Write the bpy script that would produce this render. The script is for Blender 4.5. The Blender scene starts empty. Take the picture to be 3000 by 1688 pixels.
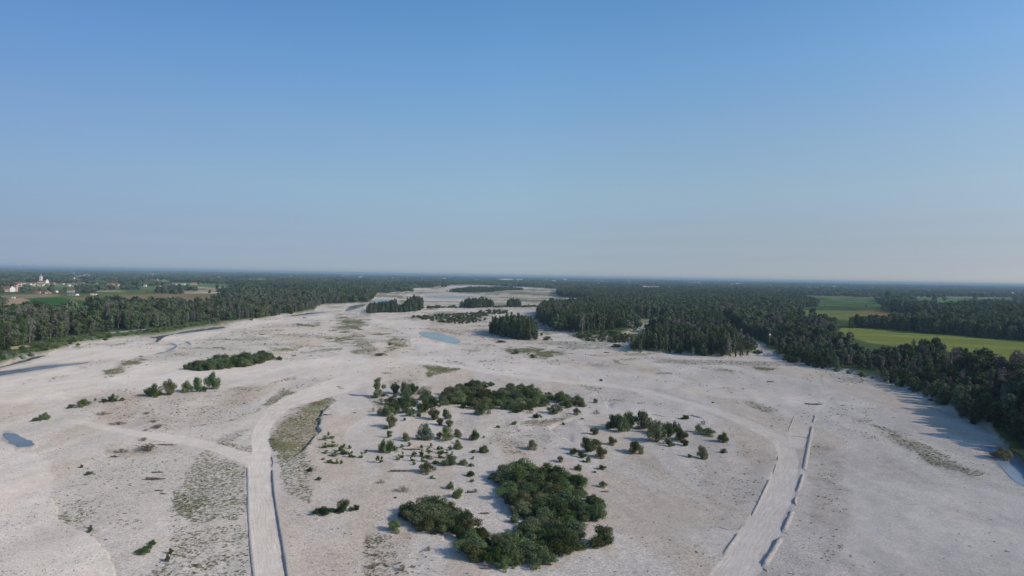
import bpy, math, random
import numpy as np
from mathutils import Matrix, Euler, Vector
S = bpy.context.scene
COL = S.collection
rad = math.radians
random.seed(7)
RNG = np.random.default_rng(11)

# ------------------------------------------------------------------ camera
CAM_H = 50.0
cam = bpy.data.objects.new('camera', bpy.data.cameras.new('camera'))
COL.objects.link(cam)
cam.data.sensor_width = 36; cam.data.lens = 24.0
cam.data.clip_start = 1; cam.data.clip_end = 90000
cam.location = (0, 0, CAM_H)
cam.rotation_euler = (rad(90 - 1.03), rad(-1.01), 0)
S.camera = cam
# ------------------------------------------------------------------ light
SUN_EL = 29.0
sun_dir = Vector((0.92, -0.39, 0)).normalized() * math.cos(rad(SUN_EL)) + Vector((0, 0, math.sin(rad(SUN_EL))))
W = bpy.data.worlds.new('World'); S.world = W; W.use_nodes = True
wn = W.node_tree; wn.nodes.clear()
sky = wn.nodes.new('ShaderNodeTexSky'); sky.sky_type = 'NISHITA'; sky.sun_disc = False
sky.sun_elevation = rad(SUN_EL)
sky.sun_rotation = math.atan2(sun_dir.x, sun_dir.y)
sky.altitude = 0; sky.air_density = 1.0; sky.dust_density = 1.0; sky.ozone_density = 1.5
bg = wn.nodes.new('ShaderNodeBackground'); bg.inputs['Strength'].default_value = 0.12
wo = wn.nodes.new('ShaderNodeOutputWorld')
wn.links.new(bg.outputs[0], wo.inputs[0])
# grade the clear-sky model to the day's air: by elevation and by bearing
def wramp(src, lo, hi, stops):
    mr = wn.nodes.new('ShaderNodeMapRange'); mr.inputs[1].default_value = lo; mr.inputs[2].default_value = hi
    wn.links.new(src, mr.inputs[0]); r = wn.nodes.new('ShaderNodeValToRGB'); wn.links.new(mr.outputs[0], r.inputs[0])
    e = r.color_ramp.elements
    while len(e) < len(stops): e.new(.5)
    for el, (p, c) in zip(e, stops): el.position = (p - lo) / (hi - lo); el.color = tuple(x / 2 for x in c) + (1,)
    r.color_ramp.interpolation = 'EASE' if False else 'LINEAR'
    return r.outputs[0]
wtc = wn.nodes.new('ShaderNodeTexCoord'); wsx = wn.nodes.new('ShaderNodeSeparateXYZ'); wn.links.new(wtc.outputs['Generated'], wsx.inputs[0])
gz_ = wramp(wsx.outputs[2], 0.0, .5, [(0.0, [1.21, 1.40, 1.95]), (0.008, [.99, 1.22, 1.83]), (0.014, [.85, 1.07, 1.65]), (0.019, [0.78, 0.976, 1.527]), (0.029, [0.697, 0.846, 1.312]), (0.0514, [0.661, 0.758, 1.06]), (0.0786, [0.697, 0.775, 0.983]), (0.1228, [0.814, 0.893, 0.987]), (0.1991, [0.892, 1.032, 1.122]), (0.2893, [0.83, 1.145, 1.339]), (0.3682, [0.742, 1.136, 1.398])])
gx_ = wramp(wsx.outputs[0], -.7, .7, [(-0.6, [0.642, 0.646, 0.727]), (0.0, [1, 1, 1]), (0.6, [1.169, 1.073, 1.041])])
prev = sky.outputs[0]
for g_ in (gz_, gx_):
    for fct in (g_, None):
        mm = wn.nodes.new('ShaderNodeVectorMath')
        if fct is None: mm.operation = 'SCALE'; wn.links.new(prev, mm.inputs[0]); mm.inputs['Scale'].default_value = 2.0
        else: mm.operation = 'MULTIPLY'; wn.links.new(prev, mm.inputs[0]); wn.links.new(fct, mm.inputs[1])
        prev = mm.outputs[0]
wn.links.new(prev, bg.inputs[0])

sl = bpy.data.lights.new('sun', 'SUN'); sl.energy = 3.35; sl.angle = rad(0.53); sl.color = (1.0, 0.875, 0.755)
so = bpy.data.objects.new('sun', sl); COL.objects.link(so)
so.rotation_euler = sun_dir.to_track_quat('Z', 'Y').to_euler()
S.view_settings.view_transform = 'Standard'; S.view_settings.look = 'None'
S.view_settings.exposure = 0.0; S.view_settings.gamma = 1.0
S.render.engine = 'CYCLES'
S.cycles.volume_bounces = 0
S.cycles.max_bounces = 7; S.cycles.diffuse_bounces = 3; S.cycles.transparent_max_bounces = 8

# ------------------------------------------------------------------ photo geometry -> ground geometry
RM = np.array(Euler(cam.rotation_euler).to_matrix())
FPX = 2000.0
def project(X, Y, Z=0.0):
    d = np.stack([np.asarray(X, float), np.asarray(Y, float), np.asarray(Z, float) - CAM_H + 0 * np.asarray(X, float)], -1) @ RM
    w = np.maximum(-d[..., 2], 12.0)
    u = 1500 + FPX * d[..., 0] / w; v = 844 - FPX * d[..., 1] / w
    return u, v
def hit(u, v, z=0.0):
    u = np.asarray(u, float); v = np.asarray(v, float)
    d = np.stack([(u - 1500) / FPX, (844 - v) / FPX, -np.ones_like(u)], -1) @ RM.T
    t = (z - CAM_H) / np.minimum(d[..., 2], -1e-4)
    return d[..., 0] * t, d[..., 1] * t
ZF = {'1': (0, 760, .29115), '2': (700, 760, .29115), '3': (1400, 760, .29115), '4': (2100, 760, .34938), '5': (0, 1180, .3506),
      '6': (850, 1060, .23465), '7': (1350, 1060, .31056), '8': (2100, 1180, .3506), 'A': (0, 780, .1941), 'B': (850, 1340, .3882),
      'C': (0, 790, .09705), 'D': (200, 790, .09705), 'E': (400, 790, .11646), 'F': (2200, 800, .31056), 'o': (0, 0, 1.16505), 's': (0, 0, 1.0)}
def q(s):
    """'1 x,y x,y | 2 x,y' : outline points read in one of the survey frames"""
    out = []
    for part in s.split('|'):
        t = part.split(); ox, oy, k = ZF[t[0]]
        for p in t[1:]:
            x, y = p.split(','); out.append((ox + k * float(x), oy + k * float(y)))
    return np.array(out)

def h2(ix, iy, seed):
    n = (ix.astype(np.int64) * 374761393 + iy.astype(np.int64) * 668265263 + seed * 1442695041) & 0x7fffffff
    n = (n ^ (n >> 13)) * 1274126177 & 0x7fffffff
    return ((n ^ (n >> 16)) & 0xffff) / 65535.0
def vnoise(x, y, seed=0):
    x = np.asarray(x, float); y = np.asarray(y, float)
    ix = np.floor(x); iy = np.floor(y); fx = x - ix; fy = y - iy
    fx = fx * fx * (3 - 2 * fx); fy = fy * fy * (3 - 2 * fy)
    a = h2(ix, iy, seed); b = h2(ix + 1, iy, seed); c = h2(ix, iy + 1, seed); d = h2(ix + 1, iy + 1, seed)
    return (a * (1 - fx) + b * fx) * (1 - fy) + (c * (1 - fx) + d * fx) * fy
def fbm(x, y, seed=0, o=4):
    s = 0; a = .5; t = 0
    for k in range(o):
        s = s + a * vnoise(x * 2 ** k, y * 2 ** k, seed + k * 17); t += a; a *= .5
    return s / t
def sstep(a, b, x):
    t = np.clip((x - a) / (b - a), 0, 1); return t * t * (3 - 2 * t)

def sdist(poly, u, v, pad=80):
    """signed distance (positive inside)"""
    out = np.full(u.shape, -1e4)
    lo = poly.min(0) - pad; hi = poly.max(0) + pad
    m = (u > lo[0]) & (u < hi[0]) & (v > lo[1]) & (v < hi[1])
    if not m.any(): return out
    x = u[m]; y = v[m]; d = np.full(x.shape, 1e9); ins = np.zeros(x.shape, bool)
    n = len(poly)
    for i in range(n):
        ax, ay = poly[i]; bx, by = poly[(i + 1) % n]
        ex, ey = bx - ax, by - ay; l = ex * ex + ey * ey + 1e-9
        t = np.clip(((x - ax) * ex + (y - ay) * ey) / l, 0, 1)
        d = np.minimum(d, (x - ax - t * ex) ** 2 + (y - ay - t * ey) ** 2)
        c = (ay > y) != (by > y)
        with np.errstate(divide='ignore', invalid='ignore'):
            xi = (bx - ax) * (y - ay) / (by - ay + 1e-12) + ax
        ins ^= c & (x < xi)
    out[m] = np.where(ins, np.sqrt(d), -np.sqrt(d))
    return out
def ldist(line, u, v, pad=140):
    """signed distance to an open line; sign = side (positive to the right of travel as seen in plan), and half width fraction"""
    out = np.full(u.shape, 1e4); al = np.zeros(u.shape)
    lo = line[:, :2].min(0) - pad; hi = line[:, :2].max(0) + pad
    m = (u > lo[0]) & (u < hi[0]) & (v > lo[1]) & (v < hi[1])
    if not m.any(): return out, al
    x = u[m]; y = v[m]; best = np.full(x.shape, 1e9); sg = np.ones(x.shape); w = np.zeros(x.shape)
    for i in range(len(line) - 1):
        ax, ay = line[i][:2]; bx, by = line[i + 1][:2]
        ex, ey = bx - ax, by - ay; l = ex * ex + ey * ey + 1e-9
        t = np.clip(((x - ax) * ex + (y - ay) * ey) / l, 0, 1)
        dd = (x - ax - t * ex) ** 2 + (y - ay - t * ey) ** 2
        k = dd < best; best = np.where(k, dd, best)
        sg = np.where(k, np.sign(ex * (y - ay) - ey * (x - ax)), sg); w = np.where(k, i + t, w)
    out[m] = np.sqrt(best) * sg; al[m] = w
    return out, al

# ------------------------------------------------------------------ the lie of the land
BED = q('s -6000,2600 -900,1330 | 1 0,1062 250,992 480,945 640,902 800,862 1000,832 1200,803 1500,778 1700,755 1900,712 2200,667 2576,610 '
        '| 2 300,575 600,540 745,520 770,490 830,462 1000,455 1200,440 1290,440 1330,405 1380,345 1450,335 1640,325 1420,300 1700,290 2080,290 2070,255 2576,262 '
        '| 3 200,268 430,280 600,290 800,300 800,365 870,390 1080,400 1092,470 1030,482 630,470 635,520 580,600 640,650 800,712 940,722 1000,772 1300,790 '
        '1500,750 1600,700 1595,622 1890,640 1750,710 1600,760 1520,810 1530,935 2000,945 2350,972 2576,985 '
        '| 4 60,810 150,800 330,790 420,800 480,800 680,850 900,905 1300,985 1600,1075 1850,1190 2100,1330 2300,1430 '
        '| 8 2460,420 2700,640 3400,1100 | s 9000,3000 9000,90000 -6000,90000')
PATHG = q('4 45,535 75,540 130,600 215,650 230,680 200,665 | 4 200,680')   # (thin sliver of the cut, kept tiny)
TRAIL = q('4 40,530 90,545 140,600 220,655 300,690 400,720 490,790 500,810 380,810 330,740 330,712 200,665 130,625 70,575')
# fields: outline, colour, stripe strength
FIELDS = [
 ('A 430,505 830,493 1500,530 1660,548 1400,660 1100,740 -300,800 -300,640 0,640 360,575', (.030, .085, .018), .12),
 ('1 640,400 1570,350 1890,358 2260,365 2300,420 1430,500 1050,460', (.175, .130, .070), .20),
 ('A -300,530 0,528 330,495 460,540 350,552 360,580 290,612 110,604 0,575 -300,600', (.30, .215, .150), .10),
 ('A -300,470 0,460 430,440 830,440 960,455 720,490 440,503 220,500 0,515 -300,530', (.20, .155, .095), .25),
 ('A 440,503 960,455 1460,430 2100,402 2500,425 830,493', (.090, .110, .040), .35),
 ('A 1470,365 1700,370 2130,400 1460,402', (.27, .225, .14), .1),
 ('1 1850,285 2330,280 2330,345 2230,352 1860,352', (.30, .255, .17), .8),
 ('1 1560,300 1880,262 2320,248 2330,280 1850,285 1500,318', (.085, .130, .045), .4),
 ('1 1000,300 1500,318 1440,345 1250,330', (.080, .105, .040), .4),
 ('1 230,190 400,190 410,207 260,207', (.16, .18, .08), .2),
 ('2 -20,205 290,212 270,228 60,240', (.17, .19, .11), .1),
 ('2 470,322 670,325 650,345 480,348', (.10, .16, .05), .1),
 ('4 1050,580 1430,592 1700,622 2060,650 2576,692 2900,720 2900,960 2576,900 1900,790 1300,720 1000,650', (.195, .215, .052), .30),
 ('4 640,435 1460,440 1300,446 1130,448 1250,465 1480,490 1450,500 1100,520 640,470', (.17, .185, .058), .2),
 ('4 1110,446 1300,440 1480,448 1660,470 1720,500 1480,498 1300,470', (.27, .145, .065), .3),
 ('4 640,404 850,402 1420,405 1460,440 640,434', (.060, .095, .035), .3),
 ('4 690,322 1430,330 1400,405 850,402 700,345', (.085, .125, .045), .8),
 ('4 1560,320 2576,335 2576,368 1930,400 1560,375', (.100, .150, .050), .8),
 ('4 2440,395 2640,395 2640,440 2450,435', (.075, .110, .040), .5),
 ('4 1540,495 1960,510 1960,520 1540,508', (.25, .21, .13), .1),
 ('3 1090,315 1230,318 1230,324 1090,322', (.10, .14, .06), .1),
 ('1 100,905 170,890 260,890 330,893 260,912 180,940 130,938', (.34, .29, .17), .1),
 ('1 1070,765 1250,742 1480,715 1510,725 1290,752 1120,770', (.33, .31, .27), .1),
]
FIELDS = [(q(a), b, c) for a, b, c in FIELDS]
# sparse plant cover on the gravel: outline, cover, softness(px)
VEG = [
 ('5 1490,640 1590,590 1700,430 1760,400 1850,420 1960,460 2060,540 2060,900 2000,1000 1800,980 1600,1010 1440,900 1380,850', .62, 12),
 ('5 1400,850 1500,1000 2050,950 2100,1449 2110,1700 1100,1700 1200,1449 1400,1300', .38, 30),
 ('5 2250,180 2330,150 2450,50 2600,-20 2600,60 2680,-10 2750,-60 2780,10 2600,240 2560,300 2560,420 2600,600 2620,900 2500,850 2370,720 2330,560 2330,450 2400,250', .66, 14),
 ('6 0,640 60,600 200,520 420,430 590,430 560,500 440,590 350,720 330,900 250,1010 100,1110 -60,1240 -300,1100 -250,900', .78, 10),
 ('5 620,830 700,780 850,820 860,900 800,960 600,1000 490,930 560,900', .45, 10),
 ('5 620,480 760,560 900,760 1150,900 1250,1100 1150,1100 900,1000 650,650', .18, 16),
 ('5 600,60 800,-60 1500,-120 2150,-100 2300,20 1950,140 1650,220 1250,240 900,190', .30, 20),
 ('5 1900,150 2100,70 2240,-20 2280,-10 2170,90 2050,130 1930,150', .62, 8),
 ('5 1820,340 1850,290 2100,200 2120,210 1950,330 2100,390 2060,430 1900,390', .45, 8),
 ('1 1080,1105 1160,1070 1300,1030 1420,995 1440,1005 1350,1060 1200,1120 1150,1180 950,1195 1060,1130', .72, 8),
 ('1 690,1130 800,1080 950,1060 860,1100', .62, 8),
 ('1 460,1230 560,1180 680,1170 560,1220', .5, 8),
 ('1 180,1270 330,1220 300,1260', .4, 8),
 ('1 620,905 800,875 1150,850 1300,820 1540,800 1550,835 1300,850 1050,870 650,915', .5, 9),
 ('1 1200,1030 1450,970 1700,930 1950,900 2400,860 2576,870 2576,960 2300,980 1700,1020 1350,1090', .20, 16),
 ('1 2060,820 2200,760 2380,730 2576,700 2576,830 2300,780 2080,845', .36, 12),
 ('2 -100,700 300,680 520,650 560,690 300,760 -100,800', .35, 12),
 ('2 520,650 620,643 860,648 830,680 600,680', .85, 6),
 ('2 960,560 1200,580 1330,605 1250,700 1150,735 950,740 920,690 1040,640', .66, 12),
 ('2 100,760 800,740 1000,740 960,770 600,800 300,800 180,830 100,830', .40, 14),
 ('2 280,890 420,870 660,835 720,850 500,920 300,945', .6, 12),
 ('2 560,790 1000,770 1280,760 1280,800 1360,850 1370,960 1110,960 1090,920 1150,850 1000,850 800,800', .60, 14),
 ('2 1310,745 1500,740 1560,755 1440,765 1320,758', .85, 5),
 ('2 1500,790 1650,765 1760,850 1700,890 1540,900 1450,950 1370,965 1500,870', .62, 10),
 ('2 470,930 800,900 1000,880 1050,910 700,950 480,950', .5, 10),
 ('2 560,965 620,960 640,975 570,985', .8, 5),
 ('2 100,700 700,700 1050,920 900,1000 300,960 0,860', .12, 30),
 ('2 1370,1130 1500,1120 1500,1145 1360,1148', .95, 5),
 ('2 1480,1085 1700,1060 1860,1045 2000,1060 2200,1110 2240,1130 2200,1155 1990,1150 1870,1190 1900,1120 1800,1080 1600,1100', .75, 9),
 ('2 1050,1160 1500,1080 1560,1100 1100,1175', .38, 7),
 ('2 200,1240 500,1195 660,1195 620,1210 350,1260 230,1250', .5, 8),
 ('2 -100,1290 60,1262 300,1290 260,1340 60,1390 -200,1350', .42, 14),
 ('2 270,1440 430,1310 520,1305 560,1330 700,1310 930,1200 950,1205 720,1330 500,1400 430,1470 300,1500', .75, 8),
 ('2 480,1300 700,1200 1000,1170 1000,1200 700,1320', .30, 14),
 ('2 700,1420 900,1370 1000,1380 930,1420 760,1450', .55, 8),
 ('2 1380,670 1500,680 1640,720 1560,730 1400,690', .35, 10),
 ('2 2050,680 2250,700 2500,790 2350,780 2100,720', .30, 12),
 ('2 2230,900 2360,850 2576,870 2750,880 2650,930 2350,930', .36, 12),
 ('2 1700,300 2080,300 2060,350 1800,370 1700,345', .38, 12),
 ('2 1850,420 2200,400 2180,440 1900,440', .42, 10),
 ('3 0,310 500,300 760,330 780,380 500,420 100,400 -100,360', .42, 14),
 ('3 400,380 800,400 720,430 430,430', .38, 10),
 ('3 225,905 330,900 500,895 620,905 920,940 820,985 700,990 480,950 330,945', .82, 7),
 ('3 20,850 200,870 180,880 20,865', .7, 4),
 ('3 1030,945 1450,965 1450,980 1060,960', .45, 5),
 ('3 1340,1005 1400,1010 1530,1080 1480,1075', .5, 5),
 ('3 650,1030 900,1020 920,1050 700,1050', .3, 8),
 ('3 1660,985 2300,1020 2300,1035 1700,1000', .40, 5),
 ('3 2270,1095 2420,1095 2576,1110 2576,1150 2400,1140', .55, 6),
 ('3 1790,1135 1980,1140 1980,1158 1890,1150', .7, 4),
 ('3 1200,1150 1600,1180 2100,1230 2576,1290 2576,1320 2000,1260 1500,1210', .30, 12),
 ('3 940,1255 1060,1250 1300,1340 1250,1360 1100,1300', .55, 7),
 ('3 1230,1400 1480,1405 1540,1425 1400,1430 1260,1420', .8, 5),
 ('3 1540,1350 1640,1365 1660,1395 1550,1380', .5, 6),
 ('3 0,1010 150,1010 300,1045 200,1050 0,1030', .35, 6),
 ('3 1590,620 1900,600 1910,640 1600,640', .9, 6),
 ('3 1440,740 1700,715 1760,730 1600,760 1520,800 1480,800', .75, 8),
 ('3 620,670 700,680 780,740 700,760 640,760', .62, 10),
 ('3 940,735 1440,735 1520,760 1500,830 1300,815 1050,820 1000,790', .68, 10),
 ('4 290,900 400,895 500,910 450,945 320,925', .60, 6),
 ('4 860,925 980,930 1300,1030 1280,1050 1100,1045 980,1030', .45, 9),
 ('4 1330,1050 1450,1060 1500,1100 1380,1080', .25, 8),
 ('4 1440,1190 1800,1200 2000,1260 1980,1290 1700,1230', .32, 9),
 ('4 0,1065 280,1085 310,1105 100,1105 0,1080', .40, 7),
 ('4 0,1170 160,1190 140,1200 0,1182', .85, 4),
 ('4 190,1200 330,1215 480,1270 420,1280 240,1230', .60, 8),
 ('4 900,1270 1020,1265 1320,1350 1280,1385 1150,1360 950,1310', .50, 12),
 ('8 1090,230 1250,245 1390,280 1370,305 1200,265', .72, 6),
 ('8 1300,180 1500,240 1750,340 1900,430 2150,560 2200,600 2100,590 1900,530 1750,470 1550,360 1380,240', .66, 10),
 ('8 820,380 900,360 1040,500 1050,800 1060,980 960,960 900,700', .30, 30),
 ('8 100,300 500,420 480,640 200,900 0,1000 -300,900 -300,400', .16, 30),
 ('8 1200,900 3000,1500 1400,1700 400,1600', .06, 60),
 ('7 560,590 700,540 900,510 1100,490 1090,510 900,570 740,610', .70, 8),
 ('7 300,640 600,600 900,640 1050,740 800,830 400,830 250,780', .36, 18),
 ('7 380,840 560,850 600,880 430,890', .66, 8),
 ('7 1210,340 1320,340 1580,365 1740,385 1700,400 1400,385 1230,360', .72, 5),
 ('7 1800,390 1930,400 1960,430 1820,420', .45, 6),
 ('7 1060,205 1230,210 1400,300 1300,310 1150,260', .48, 7),
 ('7 2200,310 2576,370 2576,390 2280,335', .55, 4),
 ('7 100,160 1200,340 1220,430 100,450 -250,330', .35, 12),
 ('6 900,440 1150,440 1180,500 1100,570 1020,540', .62, 9),
 ('6 1250,230 1500,230 1750,310 1700,420 1550,460 1280,420 1180,300', .55, 10),
 ('6 350,940 600,960 850,1080 800,1240 500,1300 380,1180', .26, 18),
 ('6 1300,1000 2100,1000 2200,1300 1500,1330 1100,1290', .16, 20),
 ('B 550,560 760,560 900,860 880,1000 560,1000', .40, 12),
 ('B 600,560 1500,700 1500,900 900,900', .14, 30),
 ('5 2600,900 3000,1000 3000,1200 2600,1100', .10, 20),
]
VEG = [(q(a), b, c) for a, b, c in VEG]
# browner ground: dead leaves, silt
BROWN = [('1 940,1190 1200,1120 1300,1130 1120,1190', .5), ('6 1330,340 1740,310 1720,400 1600,450', .6), ('6 1000,460 1190,450 1180,600 1080,580', .5),
         ('7 560,590 1100,490 900,570 740,610', .8), ('5 880,360 1100,370 1450,360 1300,420 1080,440 930,430', .6), ('4 290,900 500,900 440,945', .5),
         ('8 1350,230 2200,620 1900,540 1500,330', .7), ('2 -100,1290 300,1280 60,1390', .45), ('3 600,1000 1400,1000 1800,1130 1100,1110', .30),
         ('7 0,560 640,560 900,640 820,900 0,900', .25), ('6 -300,560 500,430 350,720 300,950 0,1200', .4), ('5 500,-100 2300,-100 1500,250 900,200', .3),
         ('8 780,340 1100,400 1150,1100 800,1000', .35), ('8 -300,200 480,300 300,800 0,1000', .25), ('B 550,560 900,560 900,1000 560,1000', .5)]
BROWN = [(q(a), b) for a, b in BROWN]
# clean pale silty or white bars
SMOOTH = [('5 -900,380 280,400 420,480 430,800 480,920 620,1020 780,1120 900,1190 950,1300 1000,1449 1050,1800 -900,1800', 1.0),
          ('o -100,945 60,930 300,930 500,900 700,905 900,905 1100,890 1150,900 900,940 700,965 500,985 300,985 130,1010 -100,1030', .8),
          ('8 1000,650 2200,700 2600,800 3300,1700 700,1900 1100,1100', .7),
          ('1 0,1100 500,950 900,860 1500,850 1700,900 1400,970 900,1030 0,1120', .9),
          ('1 1600,790 2576,640 2576,700 1900,830', .9), ('o 1150,905 1600,935 2200,1020 2000,1020 1500,965 1180,925', .7),
          ('2 0,640 900,540 1000,570 500,640 0,700', .8), ('2 1300,600 1700,600 2200,850 2300,1000 1800,900 1500,700', .6)]
SMOOTH = [(q(a), b) for a, b in SMOOTH]
# pools: outline, colour
POOLS = [
 ('small slate blue pool', '5 18,262 60,250 110,262 150,278 205,298 262,330 288,352 262,368 200,366 150,374 95,340 60,318 28,290', 'slate'),
 ('turquoise pool', '2 1800,738 1880,735 1980,742 2070,760 2150,785 2205,812 2225,835 2170,848 2100,838 2000,812 1920,795 1850,770', 'teal'),
 ('river channel', '1 -900,1330 -400,1190 0,1128 200,1104 450,1066 700,1052 880,1038 900,1042 700,1068 450,1102 200,1142 0,1172 -400,1260 -900,1420', 'slate'),
 ('bank channel', '1 -700,1270 0,1082 130,1050 220,1022 330,985 400,972 490,964 400,992 300,1018 200,1045 0,1092 -700,1300', 'brown'),
 ('bank channel', '1 1450,778 1600,768 1700,757 1780,744 1900,714 2050,693 2150,680 2270,676 2250,694 2100,712 1900,740 1750,752 1680,768 1620,798 1590,835 1568,832 1580,800 1500,784', 'brown'),
 ('side channel', '1 1715,842 1760,846 1786,862 1770,890 1735,912 1650,940 1560,958 1640,935 1710,908 1750,880 1750,860', 'slate'),
 ('side channel', '1 1850,822 1900,838 1930,862 1920,868 1890,846', 'slate'),
 ('river channel', '2 1060,526 1100,498 1108,478 1200,458 1290,450 1240,470 1200,492 1120,514', 'brown'),
 ('river channel', '2 1290,442 1330,418 1440,404 1580,408 1600,430 1560,445 1400,440', 'teal'),
 ('river channel', '2 480,574 620,552 700,536 900,530 800,545 600,566', 'slate'),
 ('river channel', '2 1850,372 2100,366 2400,376 2300,388 1950,386', 'slate'),
 ('right pool', '8 2210,370 2300,362 2400,372 2480,350 2700,400 3000,600 3000,900 2567,706 2500,655 2420,590 2385,540 2340,500 2290,440', 'pond'),
]
POOLS = [(a, q(b), c) for a, b, c in POOLS]
# roads: left edge / right edge as x pairs on a centre line with half width (survey px)
ROADS = [   # centre line x,y and half width
 ('6 -2 0', None),
]
def road(s):
    out = []
    for part in s.split('|'):
        t = part.split(); ox, oy, k = ZF[t[0]]
        for p in t[1:]:
            x, y, w = p.split(','); out.append((ox + k * float(x), oy + k * float(y), k * float(w)))
    return np.array(out)
ROADS = [
 (road('5 2650,3200,240 2310,1800,150 2262,1449,140 2228,1200,130 2195,950,122 2172,700,108 2165,560,102 2175,450,92 2178,330,72 2190,230,66 2280,100,62 2400,0,55 | o 850,970,22 950,945,18 1080,925,12'), 1.0, .9),
 (road('5 2150,500,40 2050,455,42 1850,385,38 1600,325,34 1350,285,30 1100,250,26 850,200,24 600,155,20 400,110,16'), .8, .5),
 (road('8 -1700,3400,420 -120,1800,190 165,1449,175 300,1200,160 425,1000,142 500,800,130 575,620,118 610,500,100 600,400,80 540,320,60 440,255,42 320,195,34 160,130,28 0,75,22 | 7 2300,430,20 1900,310,20 1500,235,18 1000,190,17 500,130,16 0,50,15 -300,10,14 -700,-30,13 -1100,-60,12'), 1.0, .9),
 (road('8 690,310,85 715,200,85 740,100,80'), .85, .45),
 (road('8 830,60,14 1000,-100,12 | 4 900,1120,12 860,1020,12 800,920,10'), .5, .3),
]
# low scarps in the gravel: line, drop (m) on its right hand side going down the list, reach(px)
SCARPS = [
 (q('6 600,440 450,585 365,700 350,800 345,880 300,965 150,1100 -20,1240'), 1.1, 26),
 (q('5 425,790 480,925 620,1025 780,1125 905,1195 950,1300 1000,1449 1050,1700'), -.45, 60),
 (q('7 1110,495 900,565 825,610 860,670 960,730 1050,775'), -.7, 24),
 (q('7 1345,385 1440,470'), -.7, 20),
 (q('2 1650,765 1740,820 1830,880'), .8, 20),
 (q('4 820,930 850,1000 885,1065'), .35, 10),
 (q('B 1120,640 1150,560'), .6, 12),
]
def land(X, Y, full=True):
    X = np.asarray(X, float); Y = np.asarray(Y, float)
    R = np.maximum(np.hypot(X, Y), 60)
    am = np.clip(R * .006, .5, 6)
    wx = (fbm(X / 9, Y / 9, 3, 4) - .5) * 2 * am * 1.5 + (fbm(X / 45, Y / 45, 5, 2) - .5) * am * 2
    wy = (fbm(X / 9, Y / 9, 9, 4) - .5) * 4 * am
    near = Y > 15
    u, v = project(X + wx, Y + wy)
    u = np.where(near, u, 1500.); v = np.where(near, v, 5000.)
    u0, v0 = project(X, Y); u0 = np.where(near, u0, 1500.); v0 = np.where(near, v0, 5000.)
    bed = sstep(-1.5, 1.5, sdist(BED, u, v, 40000))
    trail = sstep(-2, 2, sdist(TRAIL, u, v))
    pool = np.zeros_like(X); wet = np.zeros_like(X)
    for _, p, _c in POOLS:
        d = sdist(p, u0, v0); pool = np.maximum(pool, sstep(-10, -2, d)); wet = np.maximum(wet, sstep(-7, 0, sdist(p, u, v)))
    z = (1 - np.maximum(bed, trail * .6)) * 1.7
    rel = (fbm(X / 22, Y / 30, 21, 3) - .5) * .9 + (fbm(X / 5, Y / 5, 23, 3) - .5) * .30
    rd = np.zeros_like(X); ac = np.zeros_like(X); al = np.zeros_like(X); wide = np.zeros_like(X)
    for line, s, _ in ROADS:
        d, a = ldist(line, u0 * .55 + u * .45, v0 * .55 + v * .45)
        w = np.interp(a, np.arange(len(line)), line[:, 2])
        m = (1 - sstep(.84, 1.10, np.abs(d) / np.maximum(w, 1))) * s * (1 - .999 * sstep(len(line) - 3.2, len(line) - 1.02, a))
        wide = np.maximum(wide, (1 - sstep(.9, 2.6, np.abs(d) / np.maximum(w, 1))) * s)
        k = m > rd
        ac = np.where(k, d / np.maximum(w, 1), ac); al = np.where(k, a, al); rd = np.maximum(rd, m)
    flat = np.maximum(pool, np.clip(wide, 0, .93))
    z = z + rel * (1 - flat) * np.where(bed > .5, 1, 1.2)
    z = z - .10 * np.clip(rd, 0, 1) * (1 - pool)
    for line, dep, reach in SCARPS:
        d, _ = ldist(line, u, v)
        side = d * (1 if dep > 0 else -1)
        a = ldist(line, u, v)[1]
        endf = sstep(0, .6, a) * (1 - sstep(len(line) - 1.6, len(line) - 1, a))
        z = z - abs(dep) * sstep(0, 3.0, side) * np.exp(-np.maximum(side, 0) / reach) * endf * (1 - flat)
    if not full: return z
    return dict(z=z, bed=bed, trail=trail, pool=pool, wet=wet, road=rd, ac=ac, al=al, u=u, v=v, R=R)
def gz(X, Y): return land(np.atleast_1d(X), np.atleast_1d(Y), False)
def place(u, v):
    """where the ray of a surveyed foot point meets the land"""
    u = np.atleast_1d(np.asarray(u, float)); v = np.atleast_1d(np.asarray(v, float))
    z = np.zeros_like(u)
    for _ in range(4):
        X, Y = hit(u, v, z); z = gz(X, Y)
    return X, Y, z

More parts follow.
